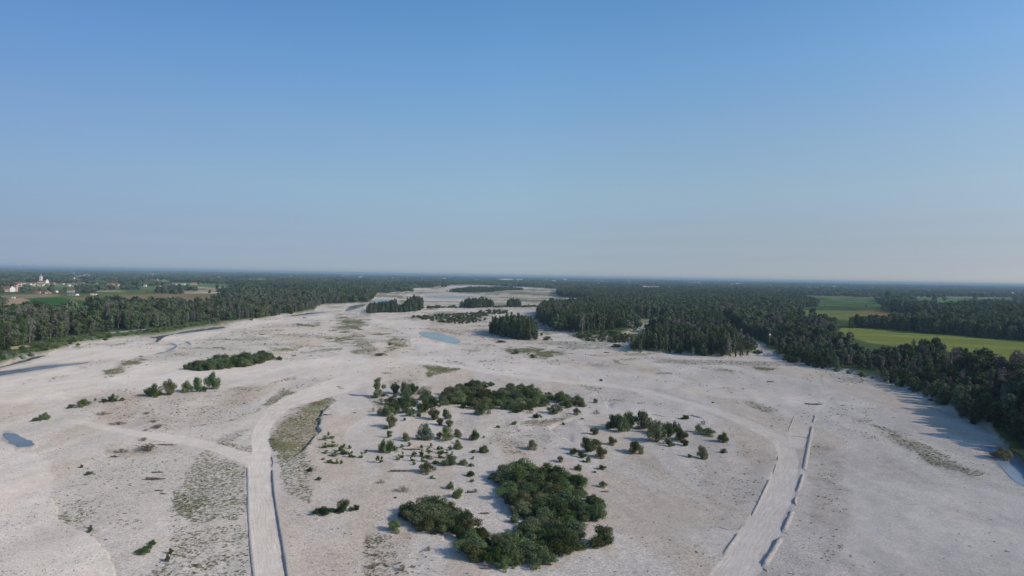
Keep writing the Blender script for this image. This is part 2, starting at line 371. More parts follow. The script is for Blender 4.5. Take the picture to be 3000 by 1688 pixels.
# ------------------------------------------------------------------ materials
def mat(name): 
    m = bpy.data.materials.new(name); m.use_nodes = True; m.node_tree.nodes.clear(); return m, m.node_tree
class NT:
    def __init__(s, t): s.t = t
    def n(s, ty, **k):
        x = s.t.nodes.new(ty)
        for a, b in k.items():
            if a.startswith('i_'): x.inputs[a[2:].replace('_', ' ')].default_value = b
            else: setattr(x, a, b)
        return x
    def l(s, a, b): s.t.links.new(a, b)
    def math(s, op, a, b=None, c=None, clamp=False):
        x = s.t.nodes.new('ShaderNodeMath'); x.operation = op; x.use_clamp = clamp
        for i, w in enumerate((a, b, c)):
            if w is None: continue
            if isinstance(w, (int, float)): x.inputs[i].default_value = w
            else: s.l(w, x.inputs[i])
        return x.outputs[0]
    def mix(s, f, a, b, mode='MIX'):
        x = s.t.nodes.new('ShaderNodeMix'); x.data_type = 'RGBA'; x.blend_type = mode
        for i, w in ((0, f), (6, a), (7, b)):
            if isinstance(w, (int, float)): x.inputs[i].default_value = w
            elif isinstance(w, tuple): x.inputs[i].default_value = w + (1,) if len(w) == 3 else w
            else: s.l(w, x.inputs[i])
        return x.outputs[2]
    def noise(s, vec, scale, detail=4, rough=.55, d='3D'):
        x = s.t.nodes.new('ShaderNodeTexNoise'); x.noise_dimensions = d
        x.inputs['Scale'].default_value = scale; x.inputs['Detail'].default_value = detail; x.inputs['Roughness'].default_value = rough
        if vec is not None: s.l(vec, x.inputs['Vector'])
        return x.outputs['Fac']
    def ramp(s, f, a, b, lo=0., hi=1.):
        x = s.t.nodes.new('ShaderNodeMapRange'); x.interpolation_type = 'SMOOTHSTEP'
        s.l(f, x.inputs[0]); 
        for i, w in ((1, a), (2, b), (3, lo), (4, hi)):
            if isinstance(w, (int, float)): x.inputs[i].default_value = w
            else: s.l(w, x.inputs[i])
        return x.outputs[0]
    def attr(s, n):
        x = s.t.nodes.new('ShaderNodeAttribute'); x.attribute_name = n; return x

def ground_material():
    m, t = mat('gravel_plain'); N = NT(t)
    tc = N.n('ShaderNodeTexCoord').outputs['Object']
    col = N.attr('base').outputs['Color']
    veg = N.attr('veg').outputs['Fac']; rough = N.attr('cobble').outputs['Fac']; rd = N.attr('road').outputs['Fac']
    ac = N.attr('across').outputs['Fac']; al = N.attr('along').outputs['Fac']; brn = N.attr('brown').outputs['Fac']
    grav = N.attr('gravel').outputs['Fac']
    # broad tints
    n1 = N.noise(tc, .035, 5, .6); n2 = N.noise(tc, .28, 6, .62); n3 = N.noise(tc, 2.6, 5, .75); n4 = N.noise(tc, 6.0, 3, .7)
    f = N.math('ADD', N.math('MULTIPLY', N.math('SUBTRACT', n1, .5), .30), 1.0)
    f = N.math('ADD', f, N.math('MULTIPLY', N.math('SUBTRACT', n2, .5), .34))
    k3 = N.math('MULTIPLY_ADD', rough, .9, .30)
    f = N.math('ADD', f, N.math('MULTIPLY', N.math('MULTIPLY', N.math('SUBTRACT', n3, .5), 1.1), k3))
    f = N.math('ADD', f, N.math('MULTIPLY', N.math('MULTIPLY', N.math('SUBTRACT', n4, .5), 1.3), k3))
    vor = N.n('ShaderNodeTexVoronoi'); vor.inputs['Scale'].default_value = 3.2; N.l(tc, vor.inputs['Vector'])
    vc = N.n('ShaderNodeSeparateColor'); N.l(vor.outputs['Color'], vc.inputs[0])
    f = N.math('ADD', f, N.math('MULTIPLY', N.math('MULTIPLY', N.math('SUBTRACT', vc.outputs[0], .5), .55), N.math('MULTIPLY', rough, grav)))
    # wheel streaks
    cv = N.n('ShaderNodeCombineXYZ'); N.l(N.math('MULTIPLY', ac, 7.0), cv.inputs[0]); N.l(N.math('MULTIPLY', al, 1.2), cv.inputs[1])
    st = N.noise(cv.outputs[0], 1.6, 5, .65)
    f = N.math('ADD', f, N.math('MULTIPLY', N.math('MULTIPLY', N.math('SUBTRACT', st, .5), .95), rd))
    g = N.n('ShaderNodeCombineColor'); 
    for i in range(3): N.l(f, g.inputs[i])
    c = N.mix(1.0, col, g.outputs[0], 'MULTIPLY')
    # patchy warm silt
    warm = N.math('MULTIPLY', N.ramp(N.noise(tc, .12, 6, .6), .45, .7), N.math('MULTIPLY', brn, .9), clamp=True)
    c = N.mix(warm, c, (.24, .175, .125))
    # dark specks: twigs, single plants and their bits of shadow put into the colour
    sp = N.ramp(N.noise(tc, 2.4, 6, .7), .62, .74)
    spm = N.math('MULTIPLY', sp, N.math('MULTIPLY', N.math('MULTIPLY_ADD', veg, .7, .16), N.math('SUBTRACT', 1.0, rd, clamp=True)), clamp=True)
    c = N.mix(N.math('MULTIPLY', spm, grav), c, (.10, .085, .06))
    # plant cover
    nv = N.noise(tc, 1.0, 8, .74)
    th = N.math('SUBTRACT', .655, N.math('MULTIPLY', veg, .24))
    th = N.math('SUBTRACT', th, N.ramp(veg, .80, 1.05, 0, .10))
    vm = N.ramp(nv, N.math('SUBTRACT', th, .05), N.math('ADD', th, .09))
    vm = N.math('MULTIPLY', vm, N.ramp(veg, .02, .25), clamp=True)
    hue = N.noise(tc, .16, 5, .6)
    vcol = N.mix(N.ramp(hue, .38, .62), (.110, .118, .050), (.175, .165, .080))
    vcol = N.mix(N.ramp(N.noise(tc, 2.2, 4, .7), .45, .7), vcol, (.21, .185, .12))
    c = N.mix(N.math('MULTIPLY', vm, grav), c, vcol)
    b = N.n('ShaderNodeBsdfDiffuse'); N.l(c, b.inputs['Color']); b.inputs['Roughness'].default_value = .42
    hb = N.math('ADD', N.math('MULTIPLY', n3, .5), N.math('MULTIPLY', n4, .35))
    hb = N.math('ADD', hb, N.math('MULTIPLY', vm, .5))
    bp = N.n('ShaderNodeBump'); bp.inputs['Distance'].default_value = .30; N.l(hb, bp.inputs['Height'])
    N.l(N.math('MULTIPLY_ADD', rough, .55, .22), bp.inputs['Strength'])
    N.l(bp.outputs[0], b.inputs['Normal'])
    o = N.n('ShaderNodeOutputMaterial'); N.l(b.outputs[0], o.inputs[0])
    return m

def leaf_material(name, c1, c2, trans=.18, hue=.03):
    m, t = mat(name); N = NT(t)
    oi = N.n('ShaderNodeObjectInfo'); tc = N.n('ShaderNodeTexCoord').outputs['Object']
    n = N.noise(tc, .55, 3, .6); n2 = N.noise(tc, 4.0, 2, .6)
    c = N.mix(N.ramp(n, .35, .65), c1 + (1,), c2 + (1,))
    c = N.mix(N.math('MULTIPLY', N.ramp(n2, .5, .75), .5), c, tuple(min(1, x * 1.7) for x in c2) + (1,))
    hs = N.n('ShaderNodeHueSaturation'); N.l(c, hs.inputs['Color'])
    N.l(N.math('MULTIPLY_ADD', oi.outputs['Random'], hue * 2, .5 - hue), hs.inputs['Hue'])
    w = N.n('ShaderNodeTexWhiteNoise'); w.noise_dimensions = '1D'; N.l(oi.outputs['Random'], w.inputs['W'])
    N.l(N.math('MULTIPLY_ADD', w.outputs['Value'], 1.1, .6), hs.inputs['Value'])
    N.l(N.math('MULTIPLY_ADD', w.outputs['Value'], -.35, 1.1), hs.inputs['Saturation'])
    d = N.n('ShaderNodeBsdfDiffuse'); N.l(hs.outputs[0], d.inputs[0])
    tr = N.n('ShaderNodeBsdfTranslucent'); N.l(hs.outputs[0], tr.inputs[0])
    mx = N.n('ShaderNodeMixShader'); mx.inputs[0].default_value = trans
    N.l(d.outputs[0], mx.inputs[1]); N.l(tr.outputs[0], mx.inputs[2])
    o = N.n('ShaderNodeOutputMaterial'); N.l(mx.outputs[0], o.inputs[0])
    return m
def plain_material(name, c, c2=None, scale=2.0, rough=.9, bump=0.0):
    m, t = mat(name); N = NT(t); tc = N.n('ShaderNodeTexCoord').outputs['Object']
    c2 = c2 or tuple(x * .75 for x in c)
    n = N.noise(tc, scale, 5, .65)
    cc = N.mix(N.ramp(n, .35, .68), c + (1,), c2 + (1,))
    b = N.n('ShaderNodeBsdfPrincipled'); N.l(cc, b.inputs['Base Color']); b.inputs['Roughness'].default_value = rough
    b.inputs['Specular IOR Level'].default_value = .2
    if bump:
        bp = N.n('ShaderNodeBump'); bp.inputs['Distance'].default_value = bump; N.l(n, bp.inputs['Height']); N.l(bp.outputs[0], b.inputs['Normal'])
    o = N.n('ShaderNodeOutputMaterial'); N.l(b.outputs[0], o.inputs[0]); return m
def water_material(name, c, c2):
    m, t = mat(name); N = NT(t); tc = N.n('ShaderNodeTexCoord').outputs['Object']
    n = N.noise(tc, .09, 4, .6)
    cc = N.mix(N.ramp(n, .38, .62), c + (1,), c2 + (1,))
    b = N.n('ShaderNodeBsdfPrincipled'); N.l(cc, b.inputs['Base Color']); b.inputs['Roughness'].default_value = .18; b.inputs['IOR'].default_value = 1.33
    r = N.noise(tc, 1.2, 4, .6); bp = N.n('ShaderNodeBump'); bp.inputs['Distance'].default_value = .05; bp.inputs['Strength'].default_value = .35
    N.l(r, bp.inputs['Height']); N.l(bp.outputs[0], b.inputs['Normal'])
    o = N.n('ShaderNodeOutputMaterial'); N.l(b.outputs[0], o.inputs[0]); return m

M = {}
M['ground'] = ground_material()
M['leaf_dark'] = leaf_material('dark_leaves', (0.052, 0.077, 0.032), (0.093, 0.121, 0.044))
M['leaf_mid'] = leaf_material('green_leaves', (0.072, 0.109, 0.037), (0.124, 0.171, 0.052))
M['leaf_grey'] = leaf_material('grey_leaves', (.095, .088, .074), (.145, .130, .110), .1, .02)
M['leaf_olive'] = leaf_material('olive_leaves', (0.084, 0.091, 0.038), (0.137, 0.133, 0.056))
M['leaf_bright'] = leaf_material('bright_leaves', (.070, .115, .028), (.125, .185, .045), .28)
M['leaf_pale'] = leaf_material('silver_leaves', (.14, .19, .12), (.22, .28, .19), .2, .01)
M['leaf_brown'] = leaf_material('dry_brown_leaves', (.13, .105, .065), (.19, .155, .10), .1)
M['weed'] = leaf_material('pale_weeds', (.150, .150, .066), (.215, .200, .105), .25)
M['leaf_wood'] = leaf_material('woodland_leaves', (0.060, 0.083, 0.040), (0.110, 0.133, 0.064), .12, .035)
M['bark'] = plain_material('bark', (.16, .135, .11), (.08, .065, .05), 3)
M['bark_pale'] = plain_material('pale_bark', (.34, .31, .27), (.18, .16, .135), 2)
M['drift'] = plain_material('driftwood', (.16, .115, .09), (.07, .05, .04), 2.5)
M['gravel_bank'] = plain_material('heaped_gravel', (.46, .42, .385), (.27, .245, .225), 3.0, .95, .25)
M['wall_white'] = plain_material('white_render', (.80, .77, .70), (.66, .63, .56), .4)
M['wall_cream'] = plain_material('cream_render', (.72, .62, .44), (.60, .50, .35), .4)
M['wall_pink'] = plain_material('pink_render', (.58, .37, .30), (.48, .30, .24), .4)
M['wall_brick'] = plain_material('brick_wall', (.36, .22, .17), (.26, .16, .12), .8)
M['wall_grey'] = plain_material('grey_render', (.42, .42, .42), (.33, .33, .33), .4)
M['roof_red'] = plain_material('red_tiles', (.30, .115, .075), (.20, .08, .055), 1.2)
M['roof_brown'] = plain_material('brown_tiles', (.26, .16, .12), (.18, .11, .085), 1.2)
M['roof_grey'] = plain_material('grey_sheet', (.34, .34, .36), (.26, .26, .28), .6)
M['roof_green'] = plain_material('green_sheet', (.14, .26, .22), (.11, .2, .17), .6)
M['window'] = plain_material('dark_glass', (.03, .035, .045), (.02, .025, .03), .5, .2)
M['w_slate'] = water_material('slate_water', (.15, .155, .16), (.20, .20, .195))
M['w_teal'] = water_material('turquoise_water', (.17, .235, .225), (.27, .31, .275))
M['w_brown'] = water_material('brown_water', (.050, .052, .045), (.085, .080, .062))
M['w_pond'] = water_material('pond_water_sky_tint', (.22, .28, .33), (.25, .31, .36))  # base lightened to blue, painting in the sky reflection that the trees cover

# ------------------------------------------------------------------ object helpers
def link(name, mesh, parent=None, loc=None):
    o = bpy.data.objects.new(name, mesh); COL.objects.link(o)
    if parent is not None: o.parent = parent
    if loc is not None: o.location = loc
    return o
def tag(o, label=None, cat=None, group=None, kind=None):
    if label: o['label'] = label
    if cat: o['category'] = cat
    if group: o['group'] = group
    if kind: o['kind'] = kind
    return o
def mesh_np(name, verts, faces, mats=(), smooth=False, fmat=None):
    """faces: (n,k) int array"""
    me = bpy.data.meshes.new(name); verts = np.asarray(verts, np.float32); faces = np.asarray(faces, np.int32)
    k = faces.shape[1]
    me.vertices.add(len(verts)); me.vertices.foreach_set('co', verts.ravel())
    me.loops.add(faces.size); me.loops.foreach_set('vertex_index', faces.ravel())
    me.polygons.add(len(faces)); me.polygons.foreach_set('loop_start', np.arange(len(faces), dtype=np.int32) * k)
    me.polygons.foreach_set('loop_total', np.full(len(faces), k, np.int32))
    if smooth: me.polygons.foreach_set('use_smooth', np.ones(len(faces), bool))
    for m in mats: me.materials.append(m)
    if fmat is not None: me.polygons.foreach_set('material_index', np.asarray(fmat, np.int32))
    me.update(calc_edges=True); return me
def mesh_py(name, verts, faces, mats=(), smooth=False):
    me = bpy.data.meshes.new(name); me.from_pydata([tuple(v) for v in verts], [], faces)
    for m in mats: me.materials.append(m)
    if smooth:
        for p in me.polygons: p.use_smooth = True
    me.update(); return me
def tube(path, radii, n=6):
    V = []; F = []
    for i, (p, r) in enumerate(zip(path, radii)):
        p = Vector(p); a = Vector(path[max(i - 1, 0)]); b = Vector(path[min(i + 1, len(path) - 1)])
        d = (b - a).normalized(); s = d.cross(Vector((.3, .9, .1))).normalized(); t = d.cross(s)
        for k in range(n):
            w = 2 * math.pi * k / n; V.append(p + s * math.cos(w) * r + t * math.sin(w) * r)
        if i:
            for k in range(n):
                a0 = (i - 1) * n + k; a1 = (i - 1) * n + (k + 1) % n
                F.append((a0, a1, a1 + n, a0 + n))
    return V, F
def join(parts):
    V = []; F = []
    for v, f in parts:
        o = len(V); V += list(v); F += [tuple(i + o for i in g) for g in f]
    return V, F

# ------------------------------------------------------------------ ground sheet
def cover(X, Y, L):
    bed = L['bed']; u, v = L['u'], L['v']
    veg = np.zeros_like(X); brown = np.zeros_like(X); smooth = np.zeros_like(X)
    en = fbm(X / 7, Y / 9, 45, 4)
    for p, c, s in VEG:
        veg = np.maximum(veg, c * sstep(-s * .9, s * .9, sdist(p, u, v) + (en - .5) * s * 3.0))
    for p, c in BROWN: brown = np.maximum(brown, c * sstep(-12, 10, sdist(p, u, v)))
    for p, c in SMOOTH: smooth = np.maximum(smooth, c * sstep(-8, 8, sdist(p, u, v)))
    smooth = smooth * (.75 + .5 * (fbm(X / 18, Y / 18, 77, 3) - .5))
    veg = veg * (.55 + .95 * fbm(X / 14, Y / 14, 41, 4)) * (1 + .30 * sstep(280, 420, Y))
    strip = fbm(X / 26 + fbm(X / 60, Y / 60, 8, 2) * 2, Y / 90, 43, 4)       # flow-wise streaks of weeds in the bed
    far = sstep(300, 800, Y)
    veg = np.maximum(veg, (bed > .5) * (.05 + .50 * sstep(.51, .68, strip) * (1 - smooth * .9)) * (.38 + .92 * far) * (Y < 2600))
    sk = fbm(X / 120 + fbm(X / 200, Y / 200, 3, 2) * 3, Y / 42, 47, 4)
    veg = np.maximum(veg, (bed > .5) * sstep(750, 1250, Y) * .90 * sstep(.47, .60, sk))
    s2 = fbm(X / 24 + fbm(X / 90, Y / 90, 6, 2) * 5, Y / 15, 49, 4)
    veg = np.maximum(veg, (bed > .5) * sstep(300, 420, Y) * .62 * sstep(.52, .66, s2) * (1 - smooth * .95))
    veg = veg * (1 - L['pool']) * (1 - np.clip(L['road'], 0, 1))
    return veg, brown, smooth
def build_ground():
    vs = np.concatenate([[3.8, 4.5], np.arange(5.6, 900, 2.4), np.arange(900, 1600, 20)])
    Yr = 50 * FPX / vs
    Yr = np.concatenate([[26800.], Yr[Yr < 26500], np.array([50, 30, 0, -60, -200, -800, -3000.])])
    ts = np.concatenate([np.linspace(-1.6, -1.02, 14)[:-1], np.linspace(-1.02, 1.02, 1150), np.linspace(1.02, 1.6, 14)[1:]])
    Yg, Tg = np.meshgrid(Yr, ts, indexing='ij')
    X = (Tg * np.maximum(np.abs(Yg), 62)).ravel(); Y = Yg.ravel()
    L = land(X, Y); z = L['z']; R = L['R']; bed = L['bed']
    u, v = L['u'], L['v']
    veg, brown, smooth = cover(X, Y, L)
    base = np.zeros((len(X), 3))
    n = fbm(X / 60, Y / 80, 51, 4)[:, None]
    grav = np.array([.570, .505, .440]) * (.92 + .20 * (n - .5))
    grav = grav * (1 + .14 * smooth[:, None]) * (1 - brown[:, None] * np.array([.20, .235, .27]))
    roadc = np.array([.64, .56, .48])
    fl = fbm(X / 16 + fbm(X / 70, Y / 110, 12, 2) * 6, Y / 75, 13, 4)[:, None]; fl2 = fbm(X / 5 + fbm(X / 40, Y / 60, 14, 2) * 8, Y / 26, 15, 3)[:, None]
    grav = grav * (1 + .40 * (fl - .5) + .22 * (fl2 - .5)); dk = sstep(.52, .68, fl) * (1 - smooth[:, None] * .7)
    grav = grav * (1 - dk * np.array([.13, .17, .22]))
    grav = grav * (1 - L['road'][:, None] * .55) + roadc * L['road'][:, None] * .55
    # land
    cell = vnoise(np.floor(X / 190 + .3 * np.floor(Y / 420)), np.floor(Y / 420), 61)[:, None]
    land_c = np.array([.050, .062, .028]) + cell * np.array([.030, .045, .012]) + (n - .5) * .03
    # the far plain: strips of fields
    cu = np.floor(X / 260 + .37 * np.floor(Y / 520)); cv = np.floor(Y / 520 + .2 * np.floor(X / 900))
    k = h2(cu, cv, 5)[:, None]; k2 = h2(cu, cv, 9)[:, None]
    pal = np.array([.09, .13, .045]) * (1 - k) + np.array([.20, .20, .085]) * k
    pal = np.where(k2 > .84, np.array([.30, .24, .16]), pal)
    farland = sstep(1300, 2000, Y)[:, None]
    land_c = land_c * (1 - farland) + pal * farland
    fieldm = np.zeros_like(X)
    for p, c, s in FIELDS:
        m = sstep(-1.2, 1.2, sdist(p, L['u'] * .25 + .75 * project(X, Y)[0], L['v'] * .25 + .75 * project(X, Y)[1]))[:, None]
        rows = 1 + s * (vnoise(X * .002, Y / 11 + X * .03, 71) - .5)[:, None] * 1.6 + .16 * (fbm(X / 30, Y / 30, 72, 3)[:, None] - .5)
        land_c = land_c * (1 - m) + np.array(c) * rows * m; fieldm = np.maximum(fieldm, m[:, 0])
    # green grassy shelf between wood and gravel
    d = sdist(BED, u, v, 40000); shelf = sstep(-26, -8, d) * (1 - np.clip(bed, 0, 1)) * (1 - fieldm)
    shelf = shelf * (Y < 900)
    sh_c = np.array([.075, .105, .028]) * (.6 + .9 * fbm(X / 7, Y / 7, 81, 4)[:, None])
    land_c = land_c * (1 - shelf[:, None] * .9) + sh_c * shelf[:, None] * .9
    rim = sstep(-5, -1, d) * (1 - bed)
    land_c = land_c * (1 - rim[:, None] * .55) + np.array([.27, .235, .17]) * rim[:, None] * .55
    bd = np.maximum(bed, L['trail'])[:, None]
    base = land_c * (1 - bd) + grav * bd
    wet = L['wet'][:, None]
    base = base * (1 - .28 * wet)
    cob = (.35 + .65 * fbm(X / 35, Y / 35, 91, 3)) * (1 - .6 * smooth) * (1 - .8 * L['road'])
    nr, nc = Yg.shape
    idx = np.arange(nr * nc).reshape(nr, nc)
    F = np.stack([idx[:-1, :-1], idx[:-1, 1:], idx[1:, 1:], idx[1:, :-1]], -1).reshape(-1, 4)[:, ::-1]
    me = mesh_np('ground', np.stack([X, Y, z], -1), F, [M['ground']], True)
    def fa(nm, a): at = me.attributes.new(nm, 'FLOAT', 'POINT'); at.data.foreach_set('value', a.astype(np.float32))
    at = me.attributes.new('base', 'FLOAT_COLOR', 'POINT')
    at.data.foreach_set('color', np.concatenate([np.clip(base, 0, 1), np.ones((len(X), 1))], 1).astype(np.float32).ravel())
    fa('veg', veg); fa('cobble', cob); fa('road', np.clip(L['road'], 0, 1)); fa('across', L['ac']); fa('along', L['al'])
    fa('brown', brown); fa('gravel', bd[:, 0])
    o = link('ground', me); tag(o, kind='structure')
build_ground()

# ------------------------------------------------------------------ water
def smooth_poly(p, it=2):
    for _ in range(it):
        a = p; b = np.roll(p, -1, 0); p = np.stack([a * .75 + b * .25, a * .25 + b * .75], 1).reshape(-1, 2)
    return p
for nm, p, c in POOLS:
    p = smooth_poly(p); X, Y = hit(p[:, 0], p[:, 1], 0)
    rr = np.hypot(X, Y)
    X = X + (fbm(X / 3, Y / 3, 5, 3) - .5) * rr * .006; Y = Y + (fbm(X / 3, Y / 3, 6, 3) - .5) * rr * .012
    me = mesh_py('water', [(a, b, .06) for a, b in zip(X, Y)], [tuple(range(len(X)))], [M['w_' + c]])
    if me.polygons[0].normal.z < 0: me.flip_normals()
    tag(link('water', me), kind='structure')

# ------------------------------------------------------------------ foliage prototypes
def leaves(cent, size, rg, up=.25, aspect=1.5):
    """one four-cornered leaf clump per centre (with its outward direction)"""
    c, out = cent
    n = len(c)
    nrm = out + rg.normal(size=(n, 3)) * .75 + np.array([0, 0, up]); nrm /= np.linalg.norm(nrm, axis=1)[:, None] + 1e-9
    a = np.cross(nrm, rg.normal(size=(n, 3))); a /= np.linalg.norm(a, axis=1)[:, None] + 1e-9
    b = np.cross(nrm, a)
    s = (size * rg.uniform(.6, 1.35, n))[:, None]
    a = a * s * aspect * .5; b = b * s * .5
    V = np.stack([c - a, c + b * .8 - a * .15, c + a, c - b * .8 + a * .1], 1).reshape(-1, 3)
    F = np.arange(n * 4).reshape(n, 4)
    return V, F
def clump_points(blobs, counts, rg, shell=.55):
    C = []; O = []
    for (c, r), n in zip(blobs, counts):
        d = rg.normal(size=(n, 3)); d /= np.linalg.norm(d, axis=1)[:, None]
        rr = rg.uniform(shell, 1.0, n) ** .7
        C.append(np.array(c) + d * rr[:, None] * np.array(r)); O.append(d)
    return np.concatenate(C), np.concatenate(O)
def tree_blobs(kind, H, rg):
    B = []
    if kind == 'poplar':
        w = H * rg.uniform(.15, .22)
        for k in range(20):
            t = rg.uniform(.10, .97); env = math.sin(math.pi * min(1, .12 + t * .80)) ** .6 * (1.05 - .45 * t)
            an = rg.uniform(0, 6.28); q_ = rg.uniform(0, .9) * w * env
            r = H * rg.uniform(.055, .095) * (1.15 - .45 * t)
            B.append(((math.cos(an) * q_, math.sin(an) * q_, t * H), (r, r, r * rg.uniform(1.1, 1.7))))
        B.append(((0, 0, H * .93), (H * .035, H * .035, H * .08)))
    elif kind == 'broad':
        w = H * rg.uniform(.22, .30)
        for k in range(24):
            t = rg.uniform(.07, .90); env = math.sin(math.pi * min(1, .10 + t * .86)) ** .55
            an = rg.uniform(0, 6.28); q_ = rg.uniform(.1, .95) * w * env
            r = H * rg.uniform(.07, .125)
            B.append(((math.cos(an) * q_, math.sin(an) * q_, t * H), (r, r, r * rg.uniform(.75, 1.1))))
    elif kind == 'grey':
        w = H * rg.uniform(.14, .20)
        for k in range(15):
            t = rg.uniform(.25, .93); an = rg.uniform(0, 6.28); q_ = rg.uniform(.1, .9) * w * (1.1 - .5 * t)
            r = H * rg.uniform(.045, .085)
            B.append(((math.cos(an) * q_, math.sin(an) * q_, t * H), (r, r, r * rg.uniform(1.3, 2.2))))
    elif kind == 'bush':        # H high, about 1.5 H wide, foliage to the ground
        for k in range(17):
            an = rg.uniform(0, 6.28); q_ = rg.uniform(0, .62) * H
            top = 1 - .55 * (q_ / (.66 * H)) ** 2
            t = rg.uniform(.18, .80) * top; r = H * rg.uniform(.15, .26)
            B.append(((math.cos(an) * q_, math.sin(an) * q_, max(t * H, r * .7)), (r, r, r * rg.uniform(.8, 1.2))))
    elif kind == 'sapling':
        for k in range(9):
            t = rg.uniform(.14, .92); an = rg.uniform(0, 6.28); q_ = rg.uniform(0, .26) * H * (1.25 - t)
            r = H * rg.uniform(.07, .14) * (1.3 - .6 * t)
            B.append(((math.cos(an) * q_, math.sin(an) * q_, t * H), (r, r, r * 1.3)))
    return B
def crown(name, kind, H, nleaf, size, mt, seed):
    rg = np.random.default_rng(seed); B = tree_blobs(kind, H, rg)
    vol = np.array([b[1][0] * b[1][2] for b in B]); cnt = np.maximum((vol / vol.sum() * nleaf).astype(int), 8)
    C, O = clump_points(B, cnt, rg, .35)
    k = C[:, 2] > .02; C = C[k]; O = O[k]
    if kind in ('bush', 'sapling'):      # feathery shoots past the outline
        m = rg.integers(0, len(C), nleaf // 10); C = np.concatenate([C, C[m] + O[m] * rg.uniform(.05, .35, (len(m), 1)) * H * .25 + np.array([0, 0, .05 * H])]); O = np.concatenate([O, O[m]])
    V, F = leaves((C, O), size, rg)
    V[:, 2] = np.maximum(V[:, 2], .01)
    return mesh_np(name, V, F, [mt]), B
def trunk_mesh(name, H, B, mt, seed, top=.85, r0=None, limbs=6, sides=6):
    rg = random.Random(seed); r0 = r0 or H * .014
    path = [(0, 0, -.5)]; x = y = 0
    for i in range(1, 6):
        x += rg.uniform(-.012, .012) * H; y += rg.uniform(-.012, .012) * H; path.append((x, y, H * top * i / 5))
    parts = [tube(path, [r0 * (1.15 - .19 * i) for i in range(6)], sides)]
    for b in rg.sample(B, min(limbs, len(B))):
        c = b[0]; k = min(4, max(1, int(c[2] / (H * top) * 5 * .6))); s = Vector(path[k]); e = Vector(c)
        mid = s.lerp(e, .5) + Vector((0, 0, -.02 * H)); parts.append(tube([s, mid, e], [r0 * .5, r0 * .33, r0 * .12], 4))
    V, F = join(parts); return mesh_py(name, V, F, [mt], True)
def stems_mesh(name, H, B, mt, seed):
    rg = random.Random(seed); parts = []
    for b in rg.sample(B, min(9, len(B))):
        c = Vector(b[0]); s = Vector((c.x * .15, c.y * .15, -.2)); m = s.lerp(c, .55) + Vector((0, 0, -.05 * H))
        parts.append(tube([s, m, c + Vector((0, 0, .1 * H))], [H * .022, H * .014, H * .006], 4))
    V, F = join(parts); return mesh_py(name, V, F, [mt], True)

PROTO = {}
def make_proto(key, kind, H, nleaf, size, lm, bm_, nv, seed, **kw):
    L = []
    for i in range(nv):
        cr, B = crown(key + '_crown', kind, H, nleaf, size, M[lm], seed + i)
        tk = stems_mesh(key + '_stems', H, B, M[bm_], seed + i) if kind == 'bush' else trunk_mesh(key + '_trunk', H, B, M[bm_], seed + i, **kw)
        L.append((cr, tk, H, kind))
    PROTO[key] = L
make_proto('poplar', 'poplar', 15, 2100, .50, 'leaf_dark', 'bark_pale', 7, 100, top=.9, r0=.13)
make_proto('poplar_mid', 'poplar', 14, 1700, .52, 'leaf_wood', 'bark_pale', 4, 120, top=.9, r0=.13)
make_proto('broad', 'broad', 14, 2600, .58, 'leaf_wood', 'bark', 5, 140)
make_proto('broad_dark', 'broad', 14, 2600, .58, 'leaf_dark', 'bark', 4, 150)
make_proto('grey', 'grey', 14, 620, .42, 'leaf_grey', 'bark_pale', 5, 160, top=.95, limbs=12, r0=.15)
make_proto('silver', 'broad', 12, 2200, .5, 'leaf_pale', 'bark', 2, 170)
for k_, lm_, sd_ in (('bush', 'leaf_dark', 200), ('bush_mid', 'leaf_mid', 210), ('bush_olive', 'leaf_olive', 220)):
    make_proto(k_, 'bush', 3, 3800, .135, lm_, 'bark', 6, sd_)
make_proto('bush_bright', 'bush', 3, 3000, .14, 'leaf_bright', 'bark', 3, 230)
make_proto('bush_pale', 'bush', 3, 2600, .16, 'leaf_pale', 'bark', 1, 239)
make_proto('bush_brown', 'bush', 3, 700, .14, 'leaf_brown', 'bark', 3, 240)
make_proto('sapling', 'sapling', 2.2, 420, .17, 'leaf_bright', 'bark', 5, 250, top=.8, r0=.03, limbs=4, sides=4)
make_proto('sapling_dark', 'sapling', 2.2, 420, .17, 'leaf_mid', 'bark', 3, 260, top=.8, r0=.03, limbs=4, sides=4)
make_proto('young_poplar', 'broad', 9, 3000, .30, 'leaf_mid', 'bark', 1, 273, top=.9)

def root(name, x, y, z, rz=0., sc=1.):
    o = bpy.data.objects.new(name, None); COL.objects.link(o); o.location = (x, y, z)
    o.rotation_euler = (0, 0, rz); o.scale = (sc, sc, sc) if not isinstance(sc, tuple) else sc
    o.empty_display_size = .5
    return o
def plant(key, name, x, y, z, h, label, cat, group=None, wid=None, rz=None, two='trunk', parts=True):
    cr, tk, H, kind = PROTO[key][random.randrange(len(PROTO[key]))]
    s = h / H; sw = s if wid is None else wid
    r = root(name, float(x), float(y), float(z), random.uniform(0, 6.28) if rz is None else rz, (sw, sw, s))
    if sw != s: r.rotation_euler = (0, 0, random.uniform(-.3, .3) if rz is None else rz)
    tag(r, label, cat, group)
    if kind in ('bush',):
        link('foliage', cr, r); link('stems', tk, r)
    else:
        link('crown', cr, r); link('trunk', tk, r)
    return r

